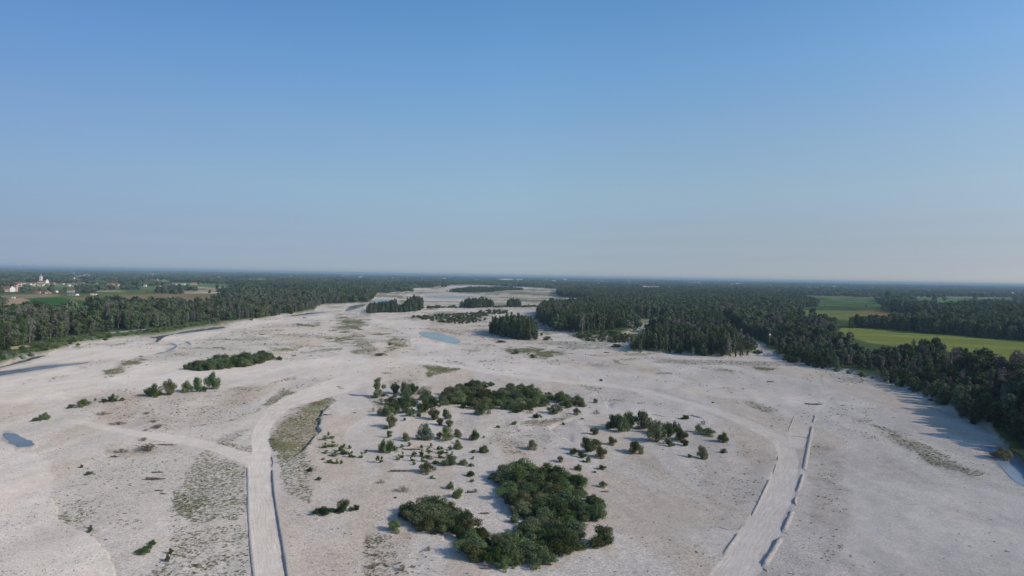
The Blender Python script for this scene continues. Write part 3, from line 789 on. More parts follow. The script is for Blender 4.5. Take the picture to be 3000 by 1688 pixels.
# ------------------------------------------------------------------ ground cover scatter
def scatter(name, pts, scl, rots, idx, protos, label=None):
    """one object: points that carry copies of the given meshes"""
    me = bpy.data.meshes.new(name); me.vertices.add(len(pts)); me.vertices.foreach_set('co', np.asarray(pts, np.float32).ravel())
    def fa(n, a, t='FLOAT'): at = me.attributes.new(n, t, 'POINT'); at.data.foreach_set('value', np.asarray(a))
    fa('s', np.asarray(scl, np.float32)); fa('r', np.asarray(rots, np.float32)); fa('k', np.asarray(idx, np.int32), 'INT')
    me.update()
    o = link(name, me)
    ng = bpy.data.node_groups.new(name, 'GeometryNodeTree')
    ng.interface.new_socket(name='Geometry', in_out='INPUT', socket_type='NodeSocketGeometry')
    ng.interface.new_socket(name='Geometry', in_out='OUTPUT', socket_type='NodeSocketGeometry')
    gi = ng.nodes.new('NodeGroupInput'); go = ng.nodes.new('NodeGroupOutput'); jn = ng.nodes.new('GeometryNodeJoinGeometry')
    def named(n, t):
        x = ng.nodes.new('GeometryNodeInputNamedAttribute'); x.data_type = t; x.inputs[0].default_value = n; return x.outputs[0]
    for i, pm in enumerate(protos):
        po = bpy.data.objects.new(name + '_piece', pm)
        oi = ng.nodes.new('GeometryNodeObjectInfo'); oi.inputs['Object'].default_value = po; oi.inputs['As Instance'].default_value = True
        ip = ng.nodes.new('GeometryNodeInstanceOnPoints')
        cmp = ng.nodes.new('FunctionNodeCompare'); cmp.data_type = 'INT'; cmp.operation = 'EQUAL'
        ng.links.new(named('k', 'INT'), cmp.inputs[2]); cmp.inputs[3].default_value = i
        cx = ng.nodes.new('ShaderNodeCombineXYZ'); ng.links.new(named('r', 'FLOAT'), cx.inputs[2])
        ng.links.new(gi.outputs[0], ip.inputs['Points']); ng.links.new(cmp.outputs[0], ip.inputs['Selection'])
        ng.links.new(oi.outputs['Geometry'], ip.inputs['Instance']); ng.links.new(cx.outputs[0], ip.inputs['Rotation'])
        ng.links.new(named('s', 'FLOAT'), ip.inputs['Scale']); ng.links.new(ip.outputs[0], jn.inputs[0])
    ng.links.new(jn.outputs[0], go.inputs[0])
    md = o.modifiers.new('copies', 'NODES'); md.node_group = ng
    tag(o, label, None, None, 'stuff')
    return o
def two_mat(name, a, b):
    """foliage and trunk of a prototype as one mesh for the scatters"""
    va = np.empty(len(a.vertices) * 3, np.float32); a.vertices.foreach_get('co', va)
    vb = np.empty(len(b.vertices) * 3, np.float32); b.vertices.foreach_get('co', vb)
    F = [tuple(p.vertices) for p in a.polygons]; n = len(a.vertices); F += [tuple(i + n for i in p.vertices) for p in b.polygons]
    me = bpy.data.meshes.new(name); me.from_pydata(np.concatenate([va, vb]).reshape(-1, 3).tolist(), [], F)
    me.materials.append(a.materials[0]); me.materials.append(b.materials[0])
    me.polygons.foreach_set('material_index', np.array([0] * len(a.polygons) + [1] * len(b.polygons), np.int32)); me.update(); return me

# ------------------------------------------------------------------ woods
def sample_poly(p, sp, seed, jit=.42):
    """jittered grid of real-world points whose foot falls inside a surveyed outline"""
    X, Y = hit(p[:, 0], p[:, 1], 1.0)
    rg = np.random.default_rng(seed)
    xs = np.arange(X.min(), X.max(), sp); ys = np.arange(Y.min(), Y.max(), sp * .92)
    if len(xs) * len(ys) > 4000000: raise ValueError('outline too large')
    gx, gy = np.meshgrid(xs, ys); gx = gx + (np.arange(len(ys)) % 2)[:, None] * sp * .5
    gx = gx.ravel() + rg.uniform(-jit, jit, gx.size) * sp; gy = gy.ravel() + rg.uniform(-jit, jit, gy.size) * sp
    u, v = project(gx, gy, 1.0)
    k = sdist(p, u, v, 4) > 0
    return gx[k], gy[k]
# outline, spacing, height lo/hi, mix, region name
WOODS = [
 ('left', '1 -500,1150 -200,990 0,935 180,890 300,855 600,800 850,760 1100,742 1500,708 1900,662 2100,632 2576,606 | 2 300,572 600,535 740,515 770,488 850,455 1000,448 1200,432 1290,432 1340,400 1385,340 1380,325 1100,345 700,385 '
          '300,410 0,445 | 1 2300,470 2200,560 1950,590 1850,522 1500,570 1000,635 850,715 620,745 520,640 300,645 0,745 -200,800 -500,930', 6.0, 13, 20, (('broad', .50), ('broad_dark', .20), ('grey', .22), ('poplar_mid', .08)), 'w'),
 ('left', '2 -120,300 60,300 300,300 700,330 1100,345 1380,325 1400,300 1440,262 1000,232 600,222 300,232 60,262 -120,268', 7.5, 14, 19, (('broad', .6), ('broad_dark', .4)), 'w'),
 ('right', '4 400,765 480,792 680,856 900,910 1300,980 1600,1082 1850,1198 2100,1340 2400,1455 2700,1660 2900,1660 2900,1250 2576,1090 2000,945 1500,880 1200,838 1000,720 960,620 640,565 300,520 0,440 -300,400 -300,560 60,530 130,600 200,665 340,712', 5.6, 11, 17.5, (('broad', .48), ('broad_dark', .24), ('grey', .24), ('poplar', .04)), 'w'),
 ('right', '4 -220,800 -220,600 55,560 120,625 190,680 330,725 370,782 250,802 150,812 0,800', 5.6, 8, 15, (('poplar_mid', .5), ('broad', .3), ('grey', .2)), 'w'),
 ('isle wood', '3 640,530 590,600 640,645 800,705 940,716 1010,745 1330,728 1450,700 1530,650 1560,600 1500,540 1150,500 1030,490', 5.0, 12.5, 17, (('poplar', .72), ('poplar_mid', .18), ('grey', .10)), 'i'),
 ('point wood', '3 1530,920 2000,938 2350,965 2576,978 2576,700 2300,640 1980,650 1880,770 1780,850 1650,872 1540,885', 4.8, 9, 14.5, (('poplar', .60), ('poplar_mid', .24), ('grey', .16)), 'i'),
 ('round island', '3 95,735 130,720 230,715 420,700 560,712 612,760 600,808 520,808 350,785 200,760', 4.0, 13, 16.5, (('poplar', .85), ('poplar_mid', .1), ('grey', .05)), 'i'),
 ('far left island', '2 1285,535 1320,550 1400,535 1530,530 1640,528 1760,520 1860,500 1850,478 1600,490 1300,500', 4.6, 14, 18, (('poplar', .85), ('grey', .15)), 'i'),
 ('low island', '2 2190,480 2350,486 2576,480 | 3 170,478 150,462 | 2 2300,465', 5.5, 12, 14, (('poplar', 1.),), 'i'),
 ('small island', '3 275,465 330,474 430,470 440,458 300,455', 5.0, 11, 14, (('poplar', 1.),), 'i'),
 ('bar', '2 2080,325 2250,330 2440,332 2576,325 | 3 130,322 300,312 460,310 440,300 0,300', 8, 9, 13, (('poplar', .8), ('broad', .2)), 'i'),
 ('big wood', '3 800,362 870,383 1080,396 1095,470 1150,500 1500,540 1590,600 1900,605 1950,640 2300,640 2576,660 2576,500 2576,330 1700,320 1090,318 800,318', 6.6, 12.5, 17, (('broad', .34), ('poplar_mid', .34), ('broad_dark', .12), ('grey', .20)), 'w'),
 ('right', '4 -200,400 -200,300 300,300 640,345 850,385 850,402 700,406 640,440 640,565 300,520 0,440', 6.8, 13, 18, (('broad', .6), ('broad_dark', .3), ('grey', .1)), 'w'),
 ('belt', '4 1110,592 1430,597 1700,624 1960,645 2480,694 2576,702 3100,760 3100,640 2576,560 2300,545 1950,562 1700,580 1250,568 1110,575', 6.5, 13, 18, (('broad', .6), ('broad_dark', .25), ('grey', .15)), 'w'),
 ('belt', '4 1440,470 1660,482 1860,500 1960,510 2576,560 3000,590 3000,500 2576,430 2300,415 1950,420 1880,450 1760,440 1450,420', 8.5, 13, 19, (('broad', .5), ('broad_dark', .5)), 'v'),
 ('belt', '4 1340,420 1450,430 1480,405 1420,395', 8, 12, 15, (('broad', 1.),), 'w'),
]
cand = []      # x, y, z, h, key, region, class
ri = 0
for reg, poly, sp, lo, hi, mixl, cls in WOODS:
    ri += 1
    p = q(poly); x, y = sample_poly(p, sp, 500 + ri)
    X_, Y_ = x, y
    u, v = project(x, y, 1.0)
    keep = np.ones(len(x), bool)
    for fp, fc, fs in FIELDS: keep &= sdist(fp, u, v, 4) < 0
    keep &= ~((sdist(TRAIL, u, v, 12) > -6))
    if cls == 'v': keep &= fbm(x / 55, y / 40, 300 + ri, 3) > .47
    if cls == 'w':
        keep &= fbm(x / 38, y / 38, 300 + ri, 3) > (.30 if reg == 'left' else .22)
        keep &= (np.hypot(x, y) < 2600)
    keep &= (u > -700) & (u < 3700)
    x = x[keep]; y = y[keep]
    rg = np.random.default_rng(900 + ri)
    ks = [m[0] for m in mixl]; pr = np.array([m[1] for m in mixl]); pr /= pr.sum()
    # kinds come in drifts, not evenly
    sel = fbm(x / 30, y / 30, 77, 3); sel = (np.argsort(np.argsort(sel)) / max(1, len(sel)) * .6 + rg.uniform(0, 1, len(x)) * .4)
    sel = np.argsort(np.argsort(sel)) / max(1, len(sel)); kk = np.minimum(np.searchsorted(np.cumsum(pr), sel), len(ks) - 1)
    hgt = lo - (hi - lo) * .35 + (hi - lo) * 1.4 * np.clip(sstep(.3, .7, fbm(x / 22, y / 22, 33, 2)) * .55 + rg.uniform(0, 1, len(x)) * .5, 0, 1.1)
    if cls == 'i' and 'wood' not in reg:
        uu = project(x, y, 1.0)[0]; e_ = np.minimum(uu - uu.min(), uu.max() - uu) / (.32 * (uu.max() - uu.min())); hgt = hgt * (.58 + .46 * np.sqrt(np.clip(e_, 0, 1))) * rg.uniform(.82, 1.12, len(x))
    if reg == 'point wood': hgt = hgt * (.74 + .34 * sstep(1860, 1940, project(x, y, 1.0)[0]))
    if reg == 'right': hgt = hgt * (1 + .16 * sstep(2500, 2650, project(x, y, 1.0)[0]) * (y < 400))
    if reg == 'far left island': hgt = hgt * (.74 + .62 * sstep(-.157, -.135, x / y) ) * np.where(np.abs(x / y + .163) < .006, .6, 1)
    # trees nearer the gravel edge of the banks are lower
    if reg in ('left', 'right'):
        dd = -sdist(BED, *project(x, y, 1.0), 40000); dm = dd * np.hypot(x, y) / FPX
        hgt = hgt * ((.62 + .38 * sstep(2, 14, dm)) if reg == 'left' else (.48 + .52 * sstep(1, 20, dm)))
    z = gz(x, y)
    for i in range(len(x)): cand.append((x[i], y[i], z[i], hgt[i], ks[kk[i]], reg, cls))
print('tree candidates', len(cand))
GROUPN = {'left': ('trees of the wood on the left river bank', 'on the left bank'),
          'right': ('trees of the wood on the right river bank', 'on the right bank'),
          'isle wood': ('poplars of the gravel-edged wood right of centre', 'in the gravel-edged middle wood'),
          'point wood': ('poplars of the wood point beside the forest track', 'in the dark wood point'),
          'round island': ('poplars of the round wooded island', 'on the round island'),
          'far left island': ('poplars of the tall island near the left bank', 'on the tall island'),
          'low island': ('poplars of the long low island', 'on the long low island'),
          'small island': ('poplars of the small dome-shaped island', 'on the small dome-shaped island'),
          'bar': ('trees on the far gravel bar', 'on the far bar'),
          'big wood': ('trees of the large wood beyond the islands', 'in the large far wood'),
          'belt': ('trees of the belts between the right-hand fields', 'in a field belt')}
KINDN = {'poplar': ('poplar_tree', 'slim dark green poplar'), 'poplar_mid': ('poplar_tree', 'slim grey-green poplar'), 'broad': ('woodland_tree', 'rounded green broadleaf tree'),
         'broad_dark': ('woodland_tree', 'rounded dark green broadleaf tree'), 'grey': ('withered_tree', 'pale grey half-bare tree'), 'silver': ('willow_tree', 'silver willow')}
BASEK = {'poplar': 'p', 'poplar_mid': 'p', 'broad': 'b', 'broad_dark': 'b', 'grey': 'g', 'silver': 'b'}
LIM = {'p': 290, 'b': 290, 'g': 150}
def score(c):
    u, v = project(c[0], c[1], c[2]); 
    vis = 1.0 if (-20 < u < 3020 and v < 1720) else .02
    return -c[3] / math.hypot(c[0], c[1]) * vis
# front rows show most: rank by size in view, thinned by what stands before them
order = sorted(range(len(cand)), key=lambda i: math.hypot(cand[i][0], cand[i][1]))
hor = np.full(4400, 5000.0); vis = np.zeros(len(cand))
for i in order:
    x, y, z, h, k, reg, cls = cand[i]
    u, v = project(x, y, z); ut, vt = project(x, y, z + h); hw = max(2, h * .17 / math.hypot(x, y) * FPX)
    a = int(max(0, u - hw + 700)); b = int(min(4399, u + hw + 700))
    if b <= a: continue
    seg = hor[a:b]; show = np.clip(np.minimum(seg, v) - vt, 0, None).sum()
    if -10 < u < 3010: vis[i] = show
    hor[a:b] = np.minimum(seg, vt + .25 * (v - vt))
rank = np.argsort(-vis); used = {'p': 0, 'b': 0, 'g': 0}; chosen = np.zeros(len(cand), bool)
for i in rank:
    k = BASEK[cand[i][4]]
    if used[k] < LIM[k] and vis[i] > 0: used[k] += 1; chosen[i] = True
MARK = [   # region: (limit of u, words)
 ('left', (180, 420, 640, 800, 980, 9999), ('behind the brown backwater at the far left', 'below the green field', 'beside the dark bank channel', 'above the long gravel point', 'at the bend before the tall island', 'past the tall island')),
 ('right', (2180, 2300, 2450, 2600, 2750, 9999), ('left of the forest track', 'at the mouth of the forest track', 'right of the forest track', 'below the near yellow-green field', 'where the long shadows begin', 'above the blue pool')),
 ('isle wood', (1620, 1700, 1800, 9999), ('left tip', 'left half', 'right half', 'right tip')),
 ('point wood', (1900, 1980, 2060, 9999), ('left tip', 'left half', 'right half', 'right tip')),
 ('round island', (1470, 1530, 9999), ('left third', 'middle', 'right third')),
 ('far left island', (1140, 1190, 9999), ('left third', 'middle dip', 'tall right third')),
 ('low island', (1390, 9999), ('left half', 'right half')),
 ('small island', (9999,), ('only clump',)),
 ('bar', (1400, 9999), ('left end', 'right end')),
 ('big wood', (1720, 1950, 2200, 9999), ('left edge by the gravel inlet', 'left of the gravel pocket', 'behind the point wood', 'towards the fields')),
 ('belt', (2550, 2750, 9999), ('left end', 'middle', 'right end'))]
MARK = {a: (b, c) for a, b, c in MARK}
for i in range(len(cand)):
    if not chosen[i]: continue
    x, y, z, h, k, reg, cls = cand[i]; nm, words = KINDN[k]
    g, where = GROUPN[reg]
    u, v = project(x, y, z)
    lim, wd = MARK[reg]; part_ = wd[next(j for j, l in enumerate(lim) if u < l)]
    if h > 15.5: words = 'tall ' + words
    elif h < 12: words = 'low ' + words
    dm = -float(sdist(BED, np.array([u]), np.array([v]), 40000)[0]) * math.hypot(x, y) / FPX
    if cls == 'w' and reg != 'belt': words += ' in the front row' if dm < 9 else (' a few rows back' if dm < 30 else ' deep in the wood')
    lab = words + ' ' + where + ', ' + part_
    lab = ' '.join(lab.split()[:16])
    plant(k, nm, x, y, z - .1, h, lab, 'tree', lab[:60])
# the rest of each kind
for cls, nm, keys, lab in (('p', 'poplar_stand', ('poplar', 'poplar_mid'), 'mass of slim poplars behind the front rows'),
                           ('b', 'woodland', ('broad', 'broad_dark', 'silver'), 'mass of broadleaf woodland behind the front rows'),
                           ('g', 'withered_trees', ('grey',), 'grey withered trees scattered through the woods')):
    prot = []; base = {}
    for k in keys:
        base[k] = len(prot)
        for cr, tk, H, kind in PROTO[k]: prot.append(two_mat(nm + '_piece', cr, tk))
    R = [c for i, c in enumerate(cand) if not chosen[i] and BASEK[c[4]] == cls]
    rr = random.Random(5)
    if R: scatter(nm, [(c[0], c[1], c[2] - .1) for c in R], [c[3] / PROTO[c[4]][0][2] for c in R], [rr.uniform(0, 6.28) for c in R],
            [base[c[4]] + rr.randrange(len(PROTO[c[4]])) for c in R], prot, lab)

# the far plain: woods and hedgerows out to the horizon
def far_clump(name, n, sx, sy, h, leaf, lsize, mt, seed):
    rg = np.random.default_rng(seed); B = []
    for k in range(n):
        x, y = rg.uniform(-sx, sx), rg.uniform(-sy, sy); H = h * rg.uniform(.65, 1.15); w = H * rg.uniform(.22, .36)
        for j in range(3): B.append(((x + rg.normal() * w * .4, y + rg.normal() * w * .4, H * rg.uniform(.35, .72)), (w, w, H * rg.uniform(.22, .34))))
    C, O = clump_points(B, [leaf] * len(B), rg, .5)
    V, F = leaves((C, O), lsize, rg); V[:, 2] = np.maximum(V[:, 2], -.5)
    return mesh_np(name, V, F, [mt])
FC = [far_clump('far_piece', 16, 30, 10, 12, 60, 2.2, M['leaf_wood'], 1), far_clump('far_piece', 14, 36, 6, 13, 60, 2.2, M['leaf_dark'], 2),
      far_clump('far_piece', 22, 32, 22, 13, 50, 2.4, M['leaf_wood'], 3), far_clump('far_piece', 3, 9, 6, 12, 90, 1.7, M['leaf_dark'], 4), far_clump('far_piece', 1, 1, 1, 12, 120, 1.5, M['leaf_wood'], 5)]
NOTREE = [p for p, c, s in FIELDS] + [BED, q('C 0,770 900,740 2576,740 2576,1030 0,1030'), q('D 800,600 2300,660 2576,760 0,800 850,740')]
rg = np.random.default_rng(4)
P = []; Sc = []; Rt = []; Ix = []
def add_far(n, y0, y1, kinds, sc0, sc1, thr, scale, seed, power=1.0):
    Y = y0 * (y1 / y0) ** (rg.uniform(0, 1, n) ** power); X = rg.uniform(-1.15, 1.15, n) * Y
    m = fbm(X / (scale * 2.4), Y / (scale * .55), seed, 4) > thr
    u, v = project(X, Y, 1.0); 
    for p in NOTREE: m &= sdist(p, u, v, 6) < -.4
    for reg, poly, *_ in WOODS: 
        if y0 < 2600: m &= sdist(q(poly), u, v, 3) < 0
    yh = 781 + .0177 * u; cw = 24 / Y * FPX if y0 > 1000 else 8 / Y * FPX
    for h in HOUSEPX: m &= ~((np.abs(u - h[0]) < h[2] * .5 + cw * .8) & (v > h[1] - 1.0) & (v < (h[1] - .25 * h[3] - .25 * yh) / .75))
    X = X[m]; Y = Y[m]; z = gz(X, Y)
    for i in range(len(X)):
        P.append((X[i], Y[i], z[i])); Sc.append(rg.uniform(sc0, sc1) ); Rt.append(rg.normal() * .25 + (3.14 if rg.uniform() < .5 else 0)); Ix.append(kinds[rg.integers(len(kinds))])
# houses: frame x,y(base) w h : used to keep them clear of trees too
HOUSES = [
 # kind, frame, x, ybase, w, h, wall, roof, label, category
 ('church', 'C', 1290, 478, 270, 0, 'wall_white', 'roof_red', 'white village church with red nave roof and tall pointed bell tower', 'church'),
 ('chapel', 'C', 200, 668, 430, 0, 'wall_white', 'roof_red', 'long red-roofed church with a short square tower at the left edge', 'church'),
 ('farm', 'C', 1150, 722, 230, 78, 'wall_pink', 'roof_red', 'pink farmhouse with long red roof at the far end of the brown field', 'house'),
 ('farm', 'C', 1380, 730, 210, 82, 'wall_pink', 'roof_red', 'pink farmhouse wing with stepped red gables right of the farmhouse', 'house'),
 ('shed', 'C', 2215, 778, 270, 52, 'wall_white', 'roof_green', 'low shed with pale green roof on the edge of the brown field', 'shed'),
 ('house', 'C', 2140, 690, 180, 78, 'wall_cream', 'roof_brown', 'cream flat-topped house behind the green-roofed shed', 'house'),
 ('house', 'C', 1700, 690, 70, 55, 'wall_white', 'roof_grey', 'small white gable among trees left of the green-roofed shed', 'house'),
 ('house', 'C', 520, 492, 220, 115, 'wall_cream', 'roof_red', 'large cream villa with red roof left of the village church', 'house'),
 ('house', 'C', 590, 520, 120, 50, 'wall_white', 'roof_brown', 'small white house in front of the cream villa', 'house'),
 ('house', 'C', 188, 470, 100, 90, 'wall_brick', 'roof_brown', 'brown brick tower house at the left end of the village', 'house'),
 ('house', 'C', 300, 475, 90, 45, 'wall_brick', 'roof_red', 'low brick house between tower house and villa', 'house'),
 ('house', 'C', 735, 435, 50, 50, 'wall_cream', 'roof_brown', 'narrow cream house between villa and village church', 'house'),
 ('house', 'C', 890, 470, 150, 55, 'wall_white', 'roof_grey', 'white house with grey roof left of the village church', 'house'),
 ('house', 'C', 930, 512, 70, 38, 'wall_white', 'roof_brown', 'little white house below the grey-roofed one', 'house'),
 ('house', 'C', 1028, 498, 50, 105, 'wall_cream', 'roof_brown', 'narrow cream block just left of the village church', 'house'),
 ('house', 'C', 1230, 500, 110, 50, 'wall_white', 'roof_red', 'white house at the foot of the church tower', 'house'),
 ('house', 'C', 1450, 492, 140, 75, 'wall_cream', 'roof_brown', 'bright cream house in front of the church gable', 'house'),
 ('house', 'C', 1580, 450, 170, 70, 'wall_brick', 'roof_red', 'long brick house right of the village church', 'house'),
 ('house', 'C', 1830, 455, 90, 55, 'wall_brick', 'roof_brown', 'brown house behind the dark trees right of the church', 'house'),
 ('house', 'C', 1915, 455, 45, 40, 'wall_white', 'roof_grey', 'tiny white house right of the dark trees', 'house'),
 ('house', 'C', 2000, 500, 90, 75, 'wall_brick', 'roof_red', 'red-walled house at the right end of the village', 'house'),
 ('house', 'C', 2080, 505, 100, 65, 'wall_white', 'roof_grey', 'white gabled house joined to the red-walled one', 'house'),
 ('house', 'C', 2205, 455, 90, 60, 'wall_brick', 'roof_brown', 'faded brick house behind the white gables', 'house'),
 ('house', 'C', 2285, 522, 150, 62, 'wall_white', 'roof_grey', 'long white house at the right end of the village', 'house'),
 ('house', 'C', 2440, 425, 220, 45, 'wall_brick', 'roof_brown', 'long brown-roofed barn on the village edge', 'barn'),
 ('house', 'D', 865, 455, 45, 50, 'wall_white', 'roof_grey', 'white cube house in the trees past the barn', 'house'),
 ('house', 'D', 1255, 500, 150, 85, 'wall_brick', 'roof_brown', 'brown brick farmhouse in the hamlet right of the village', 'house'),
 ('house', 'D', 1360, 480, 120, 75, 'wall_pink', 'roof_red', 'pink house in the middle of the hamlet', 'house'),
 ('house', 'D', 1490, 500, 100, 85, 'wall_pink', 'roof_red', 'bright red and pink house at the right end of the hamlet', 'house'),
 ('house', 'D', 715, 772, 70, 62, 'wall_cream', 'roof_brown', 'bright cream shed at the corner of the brown field', 'shed'),
 ('house', 'D', 810, 770, 90, 45, 'wall_white', 'roof_grey', 'low white shed beside the bright cream one', 'shed'),
 ('house', 'D', 2320, 515, 75, 60, 'wall_white', 'roof_grey', 'little pointed white house standing alone in trees', 'house'),
 ('house', 'D', 1592, 305, 38, 25, 'wall_white', 'roof_grey', 'white speck of a house above the hamlet', 'house'),
 ('house', 'D', 2090, 280, 40, 70, 'wall_white', 'roof_grey', 'slim white tower house far behind the hamlet', 'house'),
 ('house', 'D', 2155, 325, 110, 50, 'wall_white', 'roof_grey', 'pale grey house below the slim tower house', 'house'),
 ('tower', 'D', 577, 182, 26, 80, 'wall_brick', 'roof_brown', 'distant brick bell tower of the far village', 'tower'),
 ('house', 'D', 600, 190, 120, 38, 'wall_brick', 'roof_red', 'red-roofed church hall under the distant bell tower', 'house'),
 ('house', 'D', 160, 288, 50, 55, 'wall_white', 'roof_grey', 'white cube house left of the far village', 'house'),
 ('house', 'D', 102, 262, 25, 28, 'wall_white', 'roof_grey', 'tiny white house left of the white cube house', 'house'),
 ('house', 'D', 365, 248, 62, 45, 'wall_white', 'roof_red', 'bright white house in front of the far village', 'house'),
 ('house', 'D', 430, 260, 60, 48, 'wall_white', 'roof_red', 'second bright white house of the pair before the far village', 'house'),
 ('house', 'D', 350, 205, 90, 40, 'wall_pink', 'roof_red', 'pink houses row behind the bright white pair', 'house'),
 ('house', 'D', 480, 185, 40, 45, 'wall_white', 'roof_grey', 'small white house left of the distant bell tower', 'house'),
 ('house', 'D', 200, 195, 90, 22, 'wall_grey', 'roof_grey', 'long grey shed left of the far village', 'shed'),
 ('house', 'D', 900, 208, 150, 30, 'wall_pink', 'roof_grey', 'long pale works hall right of the far village', 'hall'),
 ('house', 'E', 550, 448, 150, 46, 'wall_white', 'roof_brown', 'low white barn with brown roof on the field edge', 'barn'),
 ('house', 'E', 885, 262, 130, 48, 'wall_white', 'roof_red', 'white house with red roof behind the barns', 'house'),
 ('house', 'E', 1050, 182, 60, 36, 'wall_white', 'roof_grey', 'white block above the barns', 'house'),
 ('house', 'E', 1076, 232, 26, 55, 'wall_white', 'roof_grey', 'narrow white silo house below the white block', 'silo'),
 ('house', 'E', 950, 392, 130, 36, 'wall_grey', 'roof_grey', 'grey sheet barn left of the bright white barn', 'barn'),
 ('house', 'E', 1030, 385, 60, 55, 'wall_white', 'roof_red', 'white gable with red roof between the barns', 'barn'),
 ('house', 'E', 1172, 388, 98, 44, 'wall_white', 'roof_grey', 'bright white barn at the far side of the striped fields', 'barn'),
 ('house', 'E', 1440, 382, 130, 60, 'wall_pink', 'roof_red', 'long pink farm with red roof beside the striped fields', 'farm'),
 ('house', 'E', 525, 260, 65, 32, 'wall_white', 'roof_grey', 'small white house with awning in the dark trees', 'house'),
 ('house', 'E', 527, 330, 24, 40, 'wall_white', 'roof_grey', 'thin white chimney-like house above the low barn', 'house'),
 ('house', 'C', 205, 58, 70, 20, 'wall_white', 'roof_grey', 'far white house near the left horizon', 'house'),
 ('house', 'C', 340, 38, 32, 28, 'wall_white', 'roof_grey', 'tiny far white house at the left horizon', 'house'),
 ('house', 'C', 455, 38, 26, 26, 'wall_white', 'roof_grey', 'tinier far white house next to it at the left horizon', 'house'),
 ('house', 'C', 780, 52, 46, 18, 'wall_white', 'roof_grey', 'far pale house above the church tower', 'house'),
 ('house', 'C', 905, 50, 130, 16, 'wall_white', 'roof_grey', 'far long pale hall above the church tower', 'hall'),
 ('house', '1', 1300, 108, 70, 8, 'wall_white', 'roof_grey', 'far pale hall above the hamlet', 'hall'),
 ('house', '2', 300, 210, 26, 16, 'wall_white', 'roof_grey', 'white barn at the edge of the pale far field', 'barn'),
 ('house', '2', 930, 172, 14, 10, 'wall_white', 'roof_grey', 'far white house above the tall island', 'house'),
 ('house', '2', 1045, 172, 14, 9, 'wall_white', 'roof_grey', 'far white house right of the one above the tall island', 'house'),
 ('house', '2', 1225, 181, 56, 9, 'wall_white', 'roof_grey', 'far long white hall beyond the river bend', 'hall'),
 ('house', '2', 2403, 205, 16, 9, 'wall_white', 'roof_grey', 'far white house over the far gravel bar', 'house'),
 ('house', '3', 290, 207, 130, 12, 'wall_white', 'roof_grey', 'very long white factory hall beyond the river bed', 'hall'),
 ('house', '3', 425, 211, 60, 12, 'wall_white', 'roof_grey', 'short white factory hall right of the very long one', 'hall'),
 ('house', '3', 1015, 268, 50, 16, 'wall_white', 'roof_grey', 'white farmhouse beyond the large wood', 'house'),
 ('house', '3', 1060, 272, 20, 22, 'wall_pink', 'roof_red', 'pink house touching the white farmhouse', 'house'),
 ('tower', '3', 1213, 252, 8, 22, 'wall_white', 'roof_grey', 'thin white distant tower above the large wood', 'tower'),
 ('house', '3', 1640, 288, 36, 16, 'wall_white', 'roof_grey', 'leftmost white house of the row beyond the large wood', 'house'),
 ('house', '3', 1670, 281, 34, 18, 'wall_white', 'roof_red', 'second house of the row beyond the large wood', 'house'),
 ('house', '3', 1715, 290, 46, 18, 'wall_white', 'roof_grey', 'third and widest house of the row beyond the large wood', 'house'),
 ('house', '3', 1830, 285, 22, 10, 'wall_grey', 'roof_grey', 'grey shed between the row and the big white farm', 'shed'),
 ('house', '3', 1950, 302, 64, 17, 'wall_white', 'roof_grey', 'big bright white farm beyond the large wood', 'farm'),
 ('tower', '3', 1928, 302, 12, 26, 'wall_white', 'roof_grey', 'white silo at the big bright farm', 'silo'),
 ('house', '3', 2005, 292, 16, 10, 'wall_white', 'roof_grey', 'small shed right of the big bright farm', 'shed'),
 ('house', '3', 2180, 240, 160, 7, 'wall_white', 'roof_grey', 'far pale greenhouse row near the horizon', 'greenhouse'),
 ('house', '4', 188, 211, 52, 11, 'wall_white', 'roof_grey', 'white hall over the right-hand woods', 'hall'),
 ('house', '4', 345, 298, 44, 14, 'wall_pink', 'roof_red', 'orange-roofed house at the edge of the right-hand woods', 'house'),
 ('house', '4', 1153, 293, 12, 8, 'wall_white', 'roof_grey', 'tiny white hut before the far belt', 'hut'),
 ('house', '4', 880, 224, 50, 7, 'wall_white', 'roof_grey', 'far pale hall above the right fields', 'hall'),
 ('house', '4', 985, 232, 64, 7, 'wall_white', 'roof_grey', 'far long hall right of the pale one above the right fields', 'hall'),
 ('house', '4', 1800, 262, 14, 7, 'wall_cream', 'roof_red', 'far cream house over the right fields', 'house'),
 ('house', '4', 1050, 190, 12, 7, 'wall_white', 'roof_grey', 'white speck of a hall on the right horizon', 'hall'),
]
for i_, (fu, fv) in enumerate([(1490, 822), (1512, 824), (1530, 819), (1600, 823), (1622, 826), (1655, 822), (1672, 828), (1700, 826), (1733, 832), (1760, 829), (1795, 835), (1842, 831), (1870, 836), (1905, 833), (1935, 838), (1972, 834), (2010, 829), (2052, 838), (2095, 833), (2140, 836),
        (2205, 838), (2260, 842), (2310, 839), (2372, 846), (2440, 842), (2500, 850), (2556, 846), (2610, 852), (2665, 848), (2730, 856), (2790, 853), (2850, 860), (2910, 856), (2965, 862), (40, 806), (95, 803), (150, 809), (215, 805), (270, 812), (330, 806), (395, 813), (450, 809),
        (520, 815), (575, 811), (640, 816), (700, 812), (770, 818), (850, 815), (930, 820), (1010, 817), (1080, 822), (1150, 819), (1230, 823), (1300, 820), (1390, 824)]):
    HOUSES.append(('house', 's', fu, fv - 2, 5.0 + (i_ * 7) % 6, 3.0 + (i_ * 3) % 2 * .8, ('wall_white', 'wall_white', 'wall_cream', 'wall_pink')[i_ % 4], ('roof_grey', 'roof_red', 'roof_brown')[i_ % 3],
        'tiny pale far house lost among the trees of the plain near the horizon, ' + ('left' if fu < 1100 else 'middle' if fu < 2100 else 'right'), 'house'))
HOUSEPX = []
